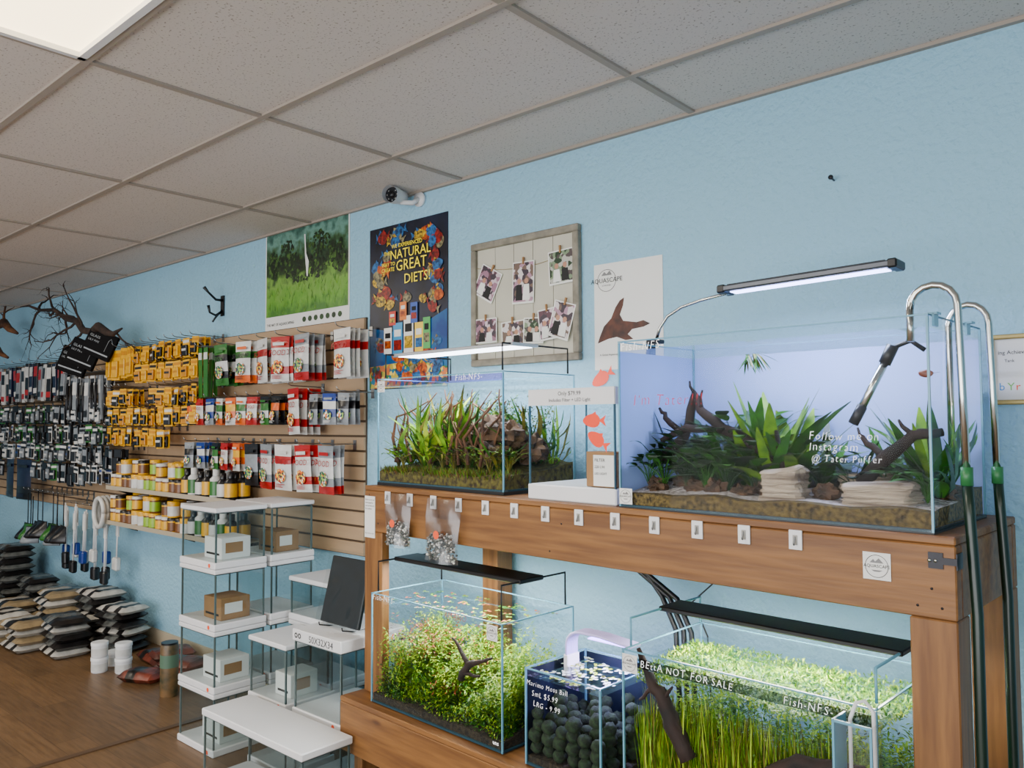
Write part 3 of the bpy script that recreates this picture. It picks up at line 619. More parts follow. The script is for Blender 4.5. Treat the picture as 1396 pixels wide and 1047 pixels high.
for i in range(16):
    x = -6.75+i*.062; peg(x, .92) if i % 2 == 0 else None
    me, l = ((bB, 'blue'), (bK, 'black'), (bK, 'black'), (bW, 'white'))[i % 4]
    inst(me, 'algae_scraper', 'long white-handled algae scraper with %s pad' % l, 'algae scraper', (x, -.17-.03*(i % 3), .92-R(0, .08)), (0, R(-.06, .06), 0), 'hanging algae scrapers')
for i in range(3):
    g = G(); c = [(-5.94+i*.02+.08*cos(a), -.2-i*.035, .90+.10*sin(a)) for a in [k*2*pi/20 for k in range(21)]]; g.tube(c, .016, cW, 8); solo(g, 'tubing_coil', 'coil of white airline tubing hanging on the slatwall', 'tubing', group='tubing coils')

# ------------------------------------------------------------------ floor goods
def bagmesh(nm, w, d, h, stripes):
    g = G(); nx, ny = 12, 8
    for sg in (1, -1):
        for i in range(nx):
            vs = []
            for ii in (i, i+1):
                for j in range(ny+1):
                    a = 2*ii/nx-1; b = 2*j/ny-1
                    zz = h/2+sg*h/2*((1-a**6)*(1-b**6))**.5*(1+.35*noise.noise(Vector((a*3, b*3, w*9))))
                    vs.append((a*w/2*(1-.05*b*b), b*d/2*(1-.06*a*a), zz))
            n = ny+1; g.add(vs, [(j, j+1, n+j+1, n+j) for j in range(ny)], stripes[int(i*len(stripes)/nx)], True)
    return g.mesh(nm)
cPl = M('grey_shrink_plastic', (86, 88, 86), .25, ns=14, na=.5, detail=6); cTan = M('tan_bag_plastic', (134, 116, 86), .35, ns=14, na=.35, detail=6); cDk = M('black_bag_plastic', (24, 22, 22), .3, ns=14, na=.5); cWb = M('white_bag_plastic', (176, 172, 164), .35, ns=14, na=.25, detail=6); cRb = M('rust_red_bag', (124, 52, 34), .4, ns=12, col2=(46, 26, 20))
bags = [(bagmesh('substrate_bag', .40, .26, .06, [cPl, cPl, cDk, cPl]), 'grey plastic bag of aquarium substrate'), (bagmesh('substrate_bag', .34, .24, .055, [cTan, cWb, cDk, cTan, cTan]), 'tan, white and black bag of aquarium gravel'), (bagmesh('substrate_bag', .34, .24, .055, [cWb, cDk, cWb, cDk, cWb]), 'white and black bag of aquarium sand'), (bagmesh('substrate_bag', .26, .18, .06, [cRb, cDk, cRb, cRb]), 'rust red bag of aquarium soil'), (bagmesh('substrate_bag', .34, .24, .055, [cDk, cPl, cDk]), 'black and grey bag of aquarium soil')]
def pile(x, y, n, k, sc=1, w=0):
    for i in range(n):
        kk = k if not isinstance(k, tuple) else k[i % len(k)]
        inst(bags[kk][0], 'substrate_bag', bags[kk][1]+' in a floor stack', 'bag', (x+R(-.02, .02), y+R(-.02, .02), i*.05), (0, 0, R(-.12, .12)+w), 'stacked substrate bags', sc)
random.seed(4)
pile(-8.2, -.4, 11, (0, 4)); pile(-7.7, -.25, 10, (0, 4)); pile(-7.3, -.58, 4, (4, 0)); pile(-7.15, -.22, 6, (0, 4)); pile(-6.85, -.48, 4, (1, 0, 2)); pile(-6.48, -.66, 4, (1, 2)); pile(-6.42, -.34, 6, (1, 2, 1)); pile(-6.0, -.22, 7, (2, 4, 4)); pile(-5.80, -.52, 5, (2, 4, 4)); pile(-6.12, -.64, 4, (2, 1)); pile(-5.62, -.22, 6, (4, 4, 2), .9, .3); pile(-6.75, -.2, 5, (0, 1))
pile(-4.98, -.17, 2, 3, 1, 1.3); pile(-4.72, -.22, 2, 3, 1, .3); pile(-5.16, -.2, 1, 3); pile(-4.85, -.40, 1, 3, 1, .5)
def tub(nm):
    g = G(); g.lathe([(.044, 0), (.047, .005), (.047, .07)], (0, 0, 0), WHITE); g.lathe([(.05, .07), (.05, .088), (.046, .09)], (0, 0, 0), WHITE)
    g.lathe([(.0475, .015), (.0475, .055)], (0, 0, 0), cW); return g.mesh(nm)
tb = tub('plastic_tub')
for x, y in ((-5.21, -.52), (-5.08, -.43)):
    for k in range(2): inst(tb, 'plastic_tub', 'small round white plastic tub with lid on the floor', 'tub', (x, y, k*.0915), (0, 0, R(0, 3)), 'white plastic tubs')
inst(tb, 'plastic_tub', 'small round white plastic tub with lid on the floor', 'tub', (-5.28, -.40, 0), (0, 0, 1), 'white plastic tubs')
g = G(); g.lathe([(.048, 0), (.05, .01), (.05, .27), (.045, .285)], (0, 0, 0), M('mottled_can_label', (120, 90, 56), .4, ns=14, col2=(50, 54, 36))); g.lathe([(.051, .16), (.051, .23)], (0, 0, 0), M('teal_label', (80, 110, 90), .4)); g.lathe([(.046, .285), (.046, .295)], (0, 0, 0), cK)
inst(g.mesh('tall_canister'), 'tall_canister', 'tall mottled brown and teal canister standing on floor', 'canister', (-4.46, -.44, 0))

# ------------------------------------------------------------------ tanks
def panes(o, x0, x1, y0, y1, z0, z1, edge, e, gl):
    for pts, bx in (
        ([(x0, y0, z0), (x1, y0, z0), (x1, y0, z1), (x0, y0, z1)], [(x0, x1, y0-.0005, y0+e, z1-e*.7, z1), (x0, x0+e, y0-.0005, y0+e, z0, z1-e), (x1-e, x1, y0-.0005, y0+e, z0, z1-e)]),
        ([(x0, y1, z0), (x1, y1, z0), (x1, y1, z1), (x0, y1, z1)], [(x0, x1, y1-e, y1, z1-e*.7, z1), (x0, x0+e, y1-e, y1, z0, z1-e), (x1-e, x1, y1-e, y1, z0, z1-e)]),
        ([(x0, y0, z0), (x0, y1, z0), (x0, y1, z1), (x0, y0, z1)], [(x0, x0+e, y0+e, y1-e, z1-e*.7, z1)]),
        ([(x1, y0, z0), (x1, y1, z0), (x1, y1, z1), (x1, y0, z1)], [(x1-e, x1, y0+e, y1-e, z1-e*.7, z1)])):
        g = G(); g.quad(*pts, gl)
        for b in bx: g.box(*b, edge)
        part(g, o, 'glass_pane')
def tank(name, label, x0, x1, y0, y1, z0, z1, frame=I4, group=None, wz=None, edge=EDGE, e=.005):
    o = emp(name, label, 'aquarium', ((x0+x1)/2, (y0+y1)/2, z0), frame, group)
    panes(o, x0, x1, y0, y1, z0, z1, edge, e, GLASS)
    g = G(); g.box(x0, x1, y0, y1, z0, z0+.006, EDGED); part(g, o, 'base_pane')
    if wz:
        g = G(); g.quad((x0+.003, y0+.003, wz), (x1-.003, y0+.003, wz), (x1-.003, y1-.003, wz), (x0+.003, y1-.003, wz), WATER); part(g, o, 'water_surface')
    return o
def soil(x0, x1, y0, y1, z0, hf, hb, mat, mat2, label, frame=STAND):
    g = G(); nx, ny = 40, 16; x0 += .007; x1 -= .007; y0 += .007; y1 -= .007; vs = []
    H = lambda a, b: z0+.0065+(hf+(hb-hf)*b)*(1+.25*noise.noise(Vector((a*7, b*3, z0*5))))
    for j in range(ny+1):
        for i in range(nx+1): vs.append((x0+(x1-x0)*i/nx, y0+(y1-y0)*j/ny, H(i/nx, j/ny)))
    n = nx+1
    for j in range(ny): g.add(vs[j*n:(j+2)*n], [(i, i+1, n+i+1, n+i) for i in range(nx)], mat2 if (.05 < j/ny < .5 and mat2) else mat, True)
    zb = z0+.0065
    g.add([(v[0], v[1], v[2]) for v in vs[:n]]+[(v[0], v[1], zb) for v in vs[:n]], [(i, n+i, n+i+1, i+1) for i in range(nx)], mat)
    s = [vs[j*n+nx] for j in range(ny+1)]; m = ny+1
    g.add(s+[(v[0], v[1], zb) for v in s], [(i, m+i, m+i+1, i+1) for i in range(ny)], mat)
    s = [vs[j*n] for j in range(ny+1)]
    g.add(s+[(v[0], v[1], zb) for v in s], [(i, i+1, m+i+1, m+i) for i in range(ny)], mat)
    solo(g, 'aquarium_substrate', label, 'gravel', frame, kind='stuff'); return H
def clampg(g, lim):
    for v in g.v:
        v.x = min(max(v.x, lim[0]), lim[1]); v.y = min(max(v.y, lim[2]), lim[3]); v.z = min(v.z, lim[4])
def grass(x0, x1, y0, y1, z, n, h, mats, label, frame=STAND, name='aquarium_carpet_grass'):
    g = G()
    for i in range(n):
        g.leaf((R(x0, x1), R(y0, y1), z), (R(-.5, .5), R(-.5, .5), 1), h*R(.5, 1.2), .003, .3, random.choice(mats), 2)
    solo(g, name, label, 'aquatic plant', frame, kind='stuff')
def rosette(x, y, z, n, L, w, mats, label, spread=.6, frame=STAND, lim=None, name='aquatic_plant', bend=.6):
    g = G(); a0 = R(0, 6)
    for i in range(n):
        a = a0+i*2.4; s = spread*R(.3, 1)
        g.leaf((x+.008*cos(a), y+.008*sin(a), z), (cos(a)*s, sin(a)*s, 1), L*R(.6, 1.1), w*R(.7, 1.2), bend*s, random.choice(mats), 7)
    if lim: clampg(g, lim)
    solo(g, name, label, 'aquatic plant', frame)
def fern(x, y, z, n, L, w, mats, label, spread=.6, lim=None):
    g = G(); a0 = R(0, 6)
    for i in range(n):
        a = a0+i*2.4; s = spread*R(.3, 1); h = L*R(.5, 1); top = Vector((x+cos(a)*s*h*.7, y+sin(a)*s*h*.7, z+h*.7))
        g.tube([(x, y, z), (x+cos(a)*s*h*.25, y+sin(a)*s*h*.25, z+h*.45), top], .0015, mats[-1], 4, False)
        g.leaf(top, (cos(a)*(s+.6), sin(a)*(s+.6), .9), w*1.9, w*R(.8, 1.1), .7, random.choice(mats), 5)
    if lim: clampg(g, lim)
    solo(g, 'aquatic_plant', label, 'aquatic plant', STAND)
def bush(x, y, z, h, r, n, mats, label, frame=STAND, lim=None, ll=.014, group='bushy stem plant clumps', tips=None):
    g = G(); ns = max(4, n//45)
    for s_ in range(ns):
        a = R(0, 2*pi); rr = R(0, 1)**.5; lean = Vector((cos(a)*rr*R(.2, .7), sin(a)*rr*R(.2, .7), 1)); bx, by = x+cos(a)*rr*r*.6, y+sin(a)*rr*r*.6; hh = h*R(.65, 1.05)*(1-.25*rr); ph = R(0, 6)
        for j in range(n//ns):
            t = R(.05, 1); p = Vector((bx, by, z))+Vector((lean.x*hh*t*.6+.008*sin(ph+t*9), lean.y*hh*t*.6+.008*cos(ph+t*7), hh*t))
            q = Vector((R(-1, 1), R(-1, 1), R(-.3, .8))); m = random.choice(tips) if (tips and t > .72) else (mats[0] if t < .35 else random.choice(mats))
            g.leaf(p+q*.004, q, ll*R(.6, 1.3), ll*.42, .4, m, 2)
    if lim: clampg(g, lim)
    solo(g, 'stem_plant', label, 'aquatic plant', frame, group=group)
def moss(x0, x1, y0, y1, zf, n, s, mats, label, frame=STAND, name='aquatic_moss', th=.02, zmin=None):
    g = G()
    for i in range(n):
        x, y = R(x0, x1), R(y0, y1); z = zf(x, y)+R(-th, th)
        if zmin: z = max(z, zmin)
        d = Vector((R(-1, 1), R(-1, 1), R(-.3, 1))); g.leaf((x, y, z), d, s*R(.6, 1.4), s*.35, .2, random.choice(mats), 2)
    clampg(g, (x0, x1, y0, y1, 9)); solo(g, name, label, 'moss', frame, kind='stuff')
def rock(x, y, z, rx, ry, rz, mat, label, seed=0, frame=STAND):
    g = G(); g.blob((x, y, z+rz*.8), (rx, ry, rz), mat, seed, .38, 2.6, 16, 10, True); solo(g, 'aquarium_rock', label, 'rock', frame)
def blockrock(x, y, z, rx, ry, h, label, seed):
    g = G(); random.seed(seed); nl, n = 34, 44; vs = []; led = [0]
    while len(led) < nl+1:
        v_ = R(-.06, .06); led += [v_]*random.choice((1, 2, 3))
    for l in range(nl+1):
        t = l/nl
        for i in range(n):
            a = 2*pi*i/n; c, s = cos(a), sin(a); q = (abs(c)**5+abs(s)**5)**(-1/5)
            k = q*.92*(1+led[l]+.20*noise.noise(Vector((c*1.6, s*1.6, seed+t*1.2)))+.08*noise.noise(Vector((c*6, s*6, t*9+seed))))
            if t > .88: k *= 1-.12*(t-.88)/.12
            ht = h*(1+.12*noise.noise(Vector((c*1.2+seed, s*1.2, 2)))+.07*c)
            vs.append((x+rx*c*k, y+ry*s*k, z+ht*t))
    fs = [(l*n+i, l*n+(i+1) % n, (l+1)*n+(i+1) % n, (l+1)*n+i) for l in range(nl) for i in range(n)]
    cidx = len(vs); vs.append((x, y, z+h*1.02)); fs += [(nl*n+i, nl*n+(i+1) % n, cidx) for i in range(n)]; fs.append(tuple(range(n))[::-1])
    g.add(vs, fs, ROCKP); solo(g, 'aquarium_rock', label, 'rock', STAND)
def sticker(x, z, y, s, frame, nm='round_sticker'):
    e = emp(nm, 'white square sticker with round black-lettered emblem', 'sticker', (x, y, z-s/2), frame, 'white emblem stickers')
    g = G(); g.rbox(x-s/2, x+s/2, y, y+.0012, z-s/2, z+s/2, PAPER, .0005); sh = part(g, e, 'sticker_sheet')
    g = G(); ring(g, x, z, s*.40, s*.42, y-.0006, INKB); g.text('AQUASCAPE', s*.165, x, z-s*.05, y-.001, INKB, 'CENTER')
    g.poly([(x-s*.25, z+s*.12), (x-s*.12, z+s*.26), (x-s*.05, z+s*.17), (x+.08*s, z+.3*s), (x+s*.25, z+s*.12)], y-.0006, M('grey_print', (120, 120, 120)))
    g.poly([(x-s*.2, z-s*.14), (x+s*.2, z-s*.14), (x+s*.1, z-s*.2), (x-s*.1, z-s*.2)], y-.0006, M('grey_print', (120, 120, 120))); part(g, sh, 'emblem_lettering')

# ---- stand
TZ, BZ = 1.266, .45
e = emp('aquarium_stand', 'brown stained two-tier wooden aquarium stand against the blue wall', 'stand', (1.08, .2, 0), STAND)
L = 2.17; Dp = .515
def wp(nm, b, mat, lab=None):
    g = G(); g.rbox(*b, mat, .003); return part(g, e, nm, lab)
fb = wp('front_beam', (0, L, 0, .038, 1.085, TZ-.02, ), WOODU)
wp('back_beam', (0, L, Dp-.038, Dp, 1.085, TZ-.02), WOODU)
wp('side_beam', (L-.038, L, .039, Dp-.039, 1.085, TZ-.02), WOODU)
wp('side_beam', (0, .038, .039, Dp-.039, 1.085, TZ-.02), WOODU)
wp('upper_shelf', (0, L, 0, Dp, TZ-.019, TZ), WOODU)
wp('leg', (0, .115, .0, .038, BZ+.001, 1.084), WOODZ)
wp('leg', (L-.098, L, .0, .09, BZ+.001, 1.084), WOODZ)
wp('leg', (.24, .33, Dp-.09, Dp, BZ+.001, 1.084), WOODZ)
wp('leg', (L-.09, L, Dp-.09, Dp, BZ+.001, 1.084), WOODZ)
wp('lower_shelf', (-.02, L+.02, -.10, Dp, BZ-.02, BZ), WOODU)
wp('lower_beam', (-.02, L+.02, -.10, -.062, BZ-.205, BZ-.021), WOODU)
wp('lower_beam', (-.02, .018, -.061, Dp, BZ-.205, BZ-.021), WOODU)
wp('lower_beam', (L-.018, L+.02, -.061, Dp, BZ-.205, BZ-.021), WOODU)
for a, b in ((-.02, -.061), (L-.07, -.061), (-.02, Dp-.09), (L-.07, Dp-.09)): wp('leg', (a+.04*(a < 0), a+.09, b, b+.09, 0, BZ-.021), WOODZ)
g = G(); g.box(L-.055, L-.025, -.003, 0, 1.195, 1.23, DARK); g.box(L-.025, L+.003, -.003, 0, 1.205, 1.22, DARK); g.box(L+.0, L+.003, .0, .04, 1.195, 1.23, DARK)
for sx in (-.012, .0): g.tube([(L-.04+sx, -.003, 1.212), (L-.04+sx, -.005, 1.212)], .004, STEEL)
part(g, fb, 'metal_bracket')
g = G()
for xx, zz in ((.03, 1.23), (.03, 1.11), (.09, 1.12), (L-.03, 1.11), (L-.08, 1.11), (L-.05, 1.15), (1.0, 1.11), (1.05, 1.2)): g.tube([(xx, -.0008, zz), (xx, .001, zz)], .003, DARK, 8)
part(g, fb, 'screw_heads')
for i in range(13):
    x = .157+i*.138; z = 1.226
    e = emp('price_tag_hook', 'small white plastic utility hook stuck on the wooden beam', 'hook', (x, -.004, z-.022), STAND, 'white hooks along the beam')
    g = G(); g.rbox(x-.017, x+.017, -.005, -.0005, z-.024, z+.024, WHITE, .003); part(g, e, 'hook_plate')
    g = G(); g.rbox(x-.006, x+.006, -.0065, -.005, z-.012, z+.012, M('hook_inset', (150, 148, 142), .4), .001); g.tube([(x, -.006, z+.008), (x, -.012, z-.002), (x, -.013, z-.012), (x, -.016, z-.006)], .002, M('grey_clip', (140, 140, 140), .4), 6); part(g, e, 'hook_clip')
sticker(2.005, 1.185, -.0025, .062, STAND)
g = G(); g.box(.004, .072, -.003, -.0005, 1.06, 1.225, PAPER); e = solo(g, 'information_card', 'white printed information card stuck to the wooden beam', 'card', STAND)
g = G()
for i, t in enumerate(('follow us on our', 'store page for', 'new arrivals and', 'live updates')): g.text(t, .009, .009, 1.208-i*.012, -.0036, INKB)
g.text('Scan here to see', .0085, .009, 1.075, -.0036, INKB); part(g, e, 'card_lettering')
def hbag(x, z0, z1, w, tilt, lab=None):
    e = emp('pebble_bag', 'clear zip bag of grey pebbles with orange price sticker', 'bag', (x, -.03, z0), STAND, 'clear bags hanging from the beam')
    g = G(); n = 9; y0 = -.034
    for sg in (-1, 1):
        vs = []
        for j in range(n+1):
            for i in range(n+1):
                a = i/n; b = j/n; bl = .022*sin(pi*a)*(1-b)**.6*(1 if b < 1 else 0)+.003*noise.noise(Vector((a*5, b*5, x*9)))
                vs.append((x-w/2+w*a+tilt*(1-b), y0+sg*(abs(bl)+.001)+.004*sin(a*9+b*7), z0+(z1-z0)*b))
        g.add(vs, [(j*(n+1)+i, j*(n+1)+i+1, (j+1)*(n+1)+i+1, (j+1)*(n+1)+i) for j in range(n) for i in range(n)], BAGP, True)
    part(g, e, 'bag_film')
    g = G()
    pm = [M('grey_pebble', (140, 138, 130), .8, ns=20, na=.2), M('dark_pebble', (84, 88, 84), .8, ns=20, na=.2), PAPER]
    for i in range(480):
        hh = abs(R(-1, 1)); g.blob((x+tilt*.8+R(-w*.42, w*.42)*(1-.2*hh), y0+R(-.010, .010), z0+.008+hh*(z1-z0)*.42), (.005, .004, .004), pm[random.randrange(3) if i % 4 else 1], i, .2, 1.5, 6, 4)
    part(g, e, 'pebbles')
    g = G(); g.lathe([(.015, 0), (.015, .0006)], (0, 0, 0), ORANGE, 14, Matrix.Translation((x+tilt*.5, y0-.028, z0+(z1-z0)*.45)) @ Matrix.Rotation(pi/2, 4, 'X')); part(g, e, 'price_sticker')
    if lab:
        g = G(); g.hand(lab[0], .022, x-.035, z1-.045, y0-.010, INKB); g.hand(lab[1], .022, x-.02, z1-.068, y0-.012, INKB); part(g, e, 'bag_lettering')
random.seed(2)
hbag(.262, 1.05, 1.25, .15, 0); hbag(.525, 1.02, 1.245, .18, -.015, ('Spiky', 'Rock'))

# ---- tank C (big)
random.seed(31)
cx0, cx1, cy0, cy1, cz0, cz1 = 1.267, 2.125, .012, .43, TZ+.004, 1.757
g = G(); g.box(cx0, cx1, cy0, cy1, TZ, cz0, BLACK); solo(g, 'tank_mat', 'thin black foam mat under the large aquarium', 'mat', STAND)
o = tank('planted_aquarium', 'large rimless glass aquarium with rocks, driftwood and broad-leaved plants', cx0, cx1, cy0, cy1, cz0, cz1, STAND, wz=1.728)
g = G(); g.hand('Fish-NFS-', .036, cx0+.01, 1.728, cy0-.001, INKW); g.hand('Follow me on', .028, 1.845, 1.472, cy0-.001, INKW); g.hand('Instagram', .028, 1.845, 1.446, cy0-.001, INKW); g.hand('@ Tater Puffer', .024, 1.85, 1.419, cy0-.001, INKW); part(g, o, 'marker_lettering', 'white handwritten marker text')
g = G(); g.hand("I'm Tater!!!", .045, 1.32, 1.565, cy0-.001, INKR); part(g, o, 'marker_lettering', 'red handwritten marker text')
LAV = M('lavender_glow_film', (150, 172, 232), .5, emit=.12)  # added glowing film, imitates blue LED light seen through back and side panes
g = G(); g.box(cx0+.004, cx1-.004, cy1+.001, cy1+.0025, cz0, 1.728, LAV); part(g, o, 'backing_film', 'added lavender blue film imitating the LED-lit backdrop')
g = G(); g.box(cx0-.0025, cx0-.001, cy0+.008, cy1, cz0, 1.728, LAV); part(g, o, 'backing_film', 'added lavender blue film imitating the side pane reflection')
sticker(1.292, 1.30, cy0-.003, .046, STAND)
H = soil(cx0, cx1, cy0, cy1, cz0, .035, .075, SOIL, GRAVW, 'brown and white gravel bed in the large aquarium')
LIM = (cx0+.012, cx1-.012, cy0+.012, cy1-.012, 1.72)
grass(cx0+.015, cx1-.015, cy0+.010, cy0+.03, cz0+.028, 1400, .010, [G_OL, G_OL, SOIL], 'short olive carpet growth along the front of the gravel')
blockrock(1.745, .09, 1.306, .060, .045, .088, 'pale layered limestone rock', 101); blockrock(1.985, .09, 1.306, .090, .045, .064, 'wide pale layered limestone rock', 105)
blockrock(1.90, .24, 1.33, .07, .05, .05, 'pale layered limestone rock', 109)
random.seed(33)
for i, (x, y) in enumerate(((1.34, .10), (1.46, .12), (1.54, .09), (1.62, .10), (1.66, .14), (1.84, .12), (2.08, .25), (1.40, .16))):
    rock(x, y, 1.300+y*.1, R(.022, .035), .025, R(.016, .026), ROCKD, 'rough dark brown lava rock', i)
def drift(lines, label, frame=STAND, lim=None, mat=DRIFT, name='driftwood'):
    g = G()
    for pts, rads in lines:
        P = [Vector(p) for p in pts]; Q = []; RR = []
        for i in range(len(P)-1):
            for k in range(3):
                t = k/3; Q.append(P[i].lerp(P[i+1], t)+Vector((R(-.004, .004), R(-.004, .004), R(-.004, .004)))); RR.append(rads[i]+(rads[i+1]-rads[i])*t+R(-.001, .001))
        Q.append(P[-1]); RR.append(rads[-1]); g.tube(Q, [max(.001, r) for r in RR], mat, 8)
    if lim: clampg(g, lim)
    solo(g, name, label, 'driftwood', frame)
drift([([(1.29, .2, 1.40), (1.36, .22, 1.47), (1.40, .22, 1.60), (1.375, .24, 1.50)], [.02, .016, .012, .008]), ([(1.40, .22, 1.61), (1.43, .2, 1.55), (1.50, .2, 1.50), (1.60, .18, 1.46), (1.66, .16, 1.42)], [.008, .014, .018, .016, .008]), ([(1.30, .18, 1.46), (1.40, .18, 1.50), (1.52, .16, 1.49)], [.008, .012, .006]), ([(1.36, .22, 1.47), (1.31, .2, 1.53), (1.285, .2, 1.56)], [.012, .008, .004]), ([(1.40, .22, 1.6), (1.395, .2, 1.64)], [.008, .003]), ([(1.43, .2, 1.55), (1.45, .18, 1.61)], [.008, .003])], 'dark forked driftwood leaning among the plants', lim=LIM)
drift([([(1.72, .16, 1.36), (1.70, .16, 1.44), (1.68, .16, 1.51)], [.014, .01, .004]), ([(1.72, .16, 1.38), (1.66, .16, 1.42)], [.01, .004])], 'short dark driftwood stump between plants', lim=LIM)
drift([([(1.90, .2, 1.36), (1.97, .18, 1.43), (2.03, .18, 1.48), (2.10, .18, 1.49)], [.02, .02, .014, .01]), ([(1.97, .18, 1.43), (1.92, .18, 1.46), (1.90, .18, 1.50)], [.01, .007, .003]), ([(2.03, .18, 1.48), (2.0, .18, 1.52)], [.008, .003])], 'dark curved driftwood near the steel pipes', lim=LIM)
LB = 'broad green-leaved aquatic plant rooted in gravel'
for (x, y, n, L2, w, ms, sp) in [(1.30, .12, 12, .12, .04, [G_DK, G_MD], .9), (1.36, .11, 12, .12, .042, [G_DK, G_MD], 1), (1.43, .12, 14, .15, .042, [G_MD, G_DK], .9), (1.50, .11, 14, .14, .04, [G_DK, G_MD], .9), (1.57, .11, 14, .14, .042, [G_MD, G_DK], .9), (1.64, .13, 12, .14, .042, [G_MD, G_DK], .9), (1.46, .25, 12, .24, .045, [G_DK, G_MD], .8), (1.54, .25, 12, .25, .045, [G_DK, G_MD], .8), (1.80, .18, 12, .10, .03, [G_DK], 1), (1.88, .2, 12, .12, .03, [G_MD, G_DK], 1), (1.95, .22, 12, .14, .035, [G_DK, G_MD], .9), (2.07, .15, 11, .13, .035, [G_DK, G_MD], .9), (1.72, .27, 12, .17, .04, [G_DK, G_MD], .8), (1.36, .26, 14, .2, .045, [G_DK], .9), (1.33, .3, 14, .22, .045, [G_DK], .9), (1.42, .32, 14, .26, .045, [G_DK, G_MD], .8), (1.50, .32, 14, .28, .045, [G_MD, G_DK], .8), (1.60, .32, 14, .26, .045, [G_MD, G_DK], .8), (1.40, .2, 12, .16, .045, [G_MD, G_DK], .9), (1.60, .2, 12, .2, .045, [G_DK, G_MD], .9), (1.30, .2, 12, .17, .04, [G_DK], .9), (1.50, .2, 12, .2, .045, [G_DK, G_MD], .9)]:
    fern(x, y, 1.32, n, L2*1.15, w, ms, LB, sp, LIM)
for (x, y, n, L2, w, ms, sp, bd_) in [(1.57, .25, 14, .26, .036, [G_MD, G_BR], 1, .9), (1.63, .25, 14, .32, .044, [G_BR, G_MD], .7, .7), (1.70, .24, 14, .27, .042, [G_BR, G_MD], 1, .8), (1.66, .18, 12, .25, .036, [G_MD, G_BR], 1, .9), (1.76, .3, 12, .22, .034, [G_MD, G_DK], 1.1, 1), (1.84, .3, 12, .16, .028, [G_DK], 1.1, 1), (2.03, .3, 16, .30, .036, [G_BR, G_MD], .8, .7), (2.08, .22, 13, .24, .036, [G_MD, G_DK], 1, .9), (1.93, .33, 12, .18, .03, [G_DK, G_MD], 1.1, 1), (1.31, .3, 14, .24, .024, [G_DK, G_MD], 1, 1), (1.38, .28, 14, .22, .026, [G_DK, G_MD], 1, 1), (1.46, .3, 14, .26, .03, [G_MD, G_DK], 1, 1), (1.52, .2, 14, .24, .032, [G_MD, G_DK], 1.1, 1)]:
    rosette(x, y, 1.33, n, L2, w, ms, 'plant with long arching green leaves', sp, lim=LIM, bend=bd_)
g = G()
for i in range(26): g.leaf((1.60+R(-.02, .02), .2, 1.71), (R(-1, 1), R(-1, 1), R(-1.2, .2)), .07, .006, .8, G_MD if i % 3 else G_OL, 4)
solo(g, 'floating_plant', 'small green floating plant at the water surface', 'aquatic plant', STAND)
g = G(); FS = M('brown_fish_skin', (120, 60, 40), .4, ns=60, na=.3); g.blob((2.075, .15, 1.63), (.017, .006, .009), FS, 1, .1); g.leaf((2.088, .15, 1.63), (1, 0, .1), .02, .014, 0, FS, 2); solo(g, 'aquarium_fish', 'small brown spotted fish swimming in the large aquarium', 'fish', STAND)
e = emp('aquarium_heater', 'angled steel and black tube heater inside the large aquarium', 'heater', (1.9, .2, 1.53), STAND)
g = G(); g.tube([(1.905, .16, 1.525), (1.975, .18, 1.67)], .010, STEEL, 12); part(g, e, 'heater_tube')
g = G(); g.tube([(1.97, .18, 1.66), (1.99, .185, 1.705)], .015, BLACK, 12); g.tube([(1.99, .185, 1.70), (2.03, .19, 1.715), (2.06, .2, 1.69)], .006, BLACK, 8); g.tube([(1.897, .158, 1.51), (1.92, .162, 1.555)], .013, DARK, 12); part(g, e, 'heater_cap')
def pipe(v, uin, uout, zt, zin, zbot, lab):
    e = emp('lily_pipe', lab, 'pipe', (uout, v, zbot), STAND, 'steel pipes hooked over tank rim')
    pts = [(uin-.0, v, zin), (uin, v, zt-.05)]
    for k in range(9):
        a = pi-pi*k/8; pts.append(((uin+uout)/2+(uout-uin)/2*cos(a), v, zt-.05+.05*sin(a)))
    pts += [(uout+.004, v, 1.6), (uout+.008, v, zbot)]
    g = G(); g.tube(pts, .0085, STEEL, 14); st = part(g, e, 'steel_tube')
    X = uout+.008
    g = G(); g.tube([(X, v, zbot), (X+.004, v, 1.3), (X+.018, v-.02, 1.1), (X+.02, v-.03, .85), (X+.022, v-.03, .5), (X+.02, v-.02, .2), (X+.06, v, .03)], .0115, HOSE, 12); hs = part(g, e, 'green_hose', 'dark green rubber hose')
    g = G(); g.tube([(X, v, zbot-.02), (X, v, zbot+.02)], .013, M('hose_clamp_green', (40, 110, 60), .4), 12); part(g, hs, 'hose_clamp')
    g = G(); g.box((uin+uout)/2-.012+.004, (uin+uout)/2+.012, v-.015, v+.015, 1.757, 1.762, EDGE); g.box(cx1+.001, cx1+.006, v-.015, v+.015, 1.73, 1.76, EDGE); part(g, st, 'rim_clip')
    return e
pipe(.05, 2.075, 2.175, 1.825, 1.70, 1.395, 'polished stainless outflow pipe hooked over the tank rim with green hose')
pipe(.30, 2.085, 2.175, 1.805, 1.40, 1.385, 'polished stainless intake pipe hooked over the tank rim with green hose')
e = emp('aquarium_lamp', 'grey metal LED lamp on a curved chrome arm clipped to tank', 'lamp', (1.267, .2, 1.74), STAND)
g = G(); g.rbox(1.25, 1.295, .18, .22, 1.762, 1.775, DARK, .003); g.rbox(1.25, 1.262, .18, .22, 1.72, 1.765, DARK, .003); g.tube([(1.262, .2, 1.735), (1.24, .2, 1.735)], .006, STEEL); part(g, e, 'clamp')
g = G(); g.tube([(1.275, .2, 1.77), (1.29, .2, 1.81), (1.32, .2, 1.845), (1.37, .2, 1.868), (1.44, .2, 1.882), (1.53, .2, 1.893)], .005, STEEL, 10); part(g, e, 'gooseneck_arm')
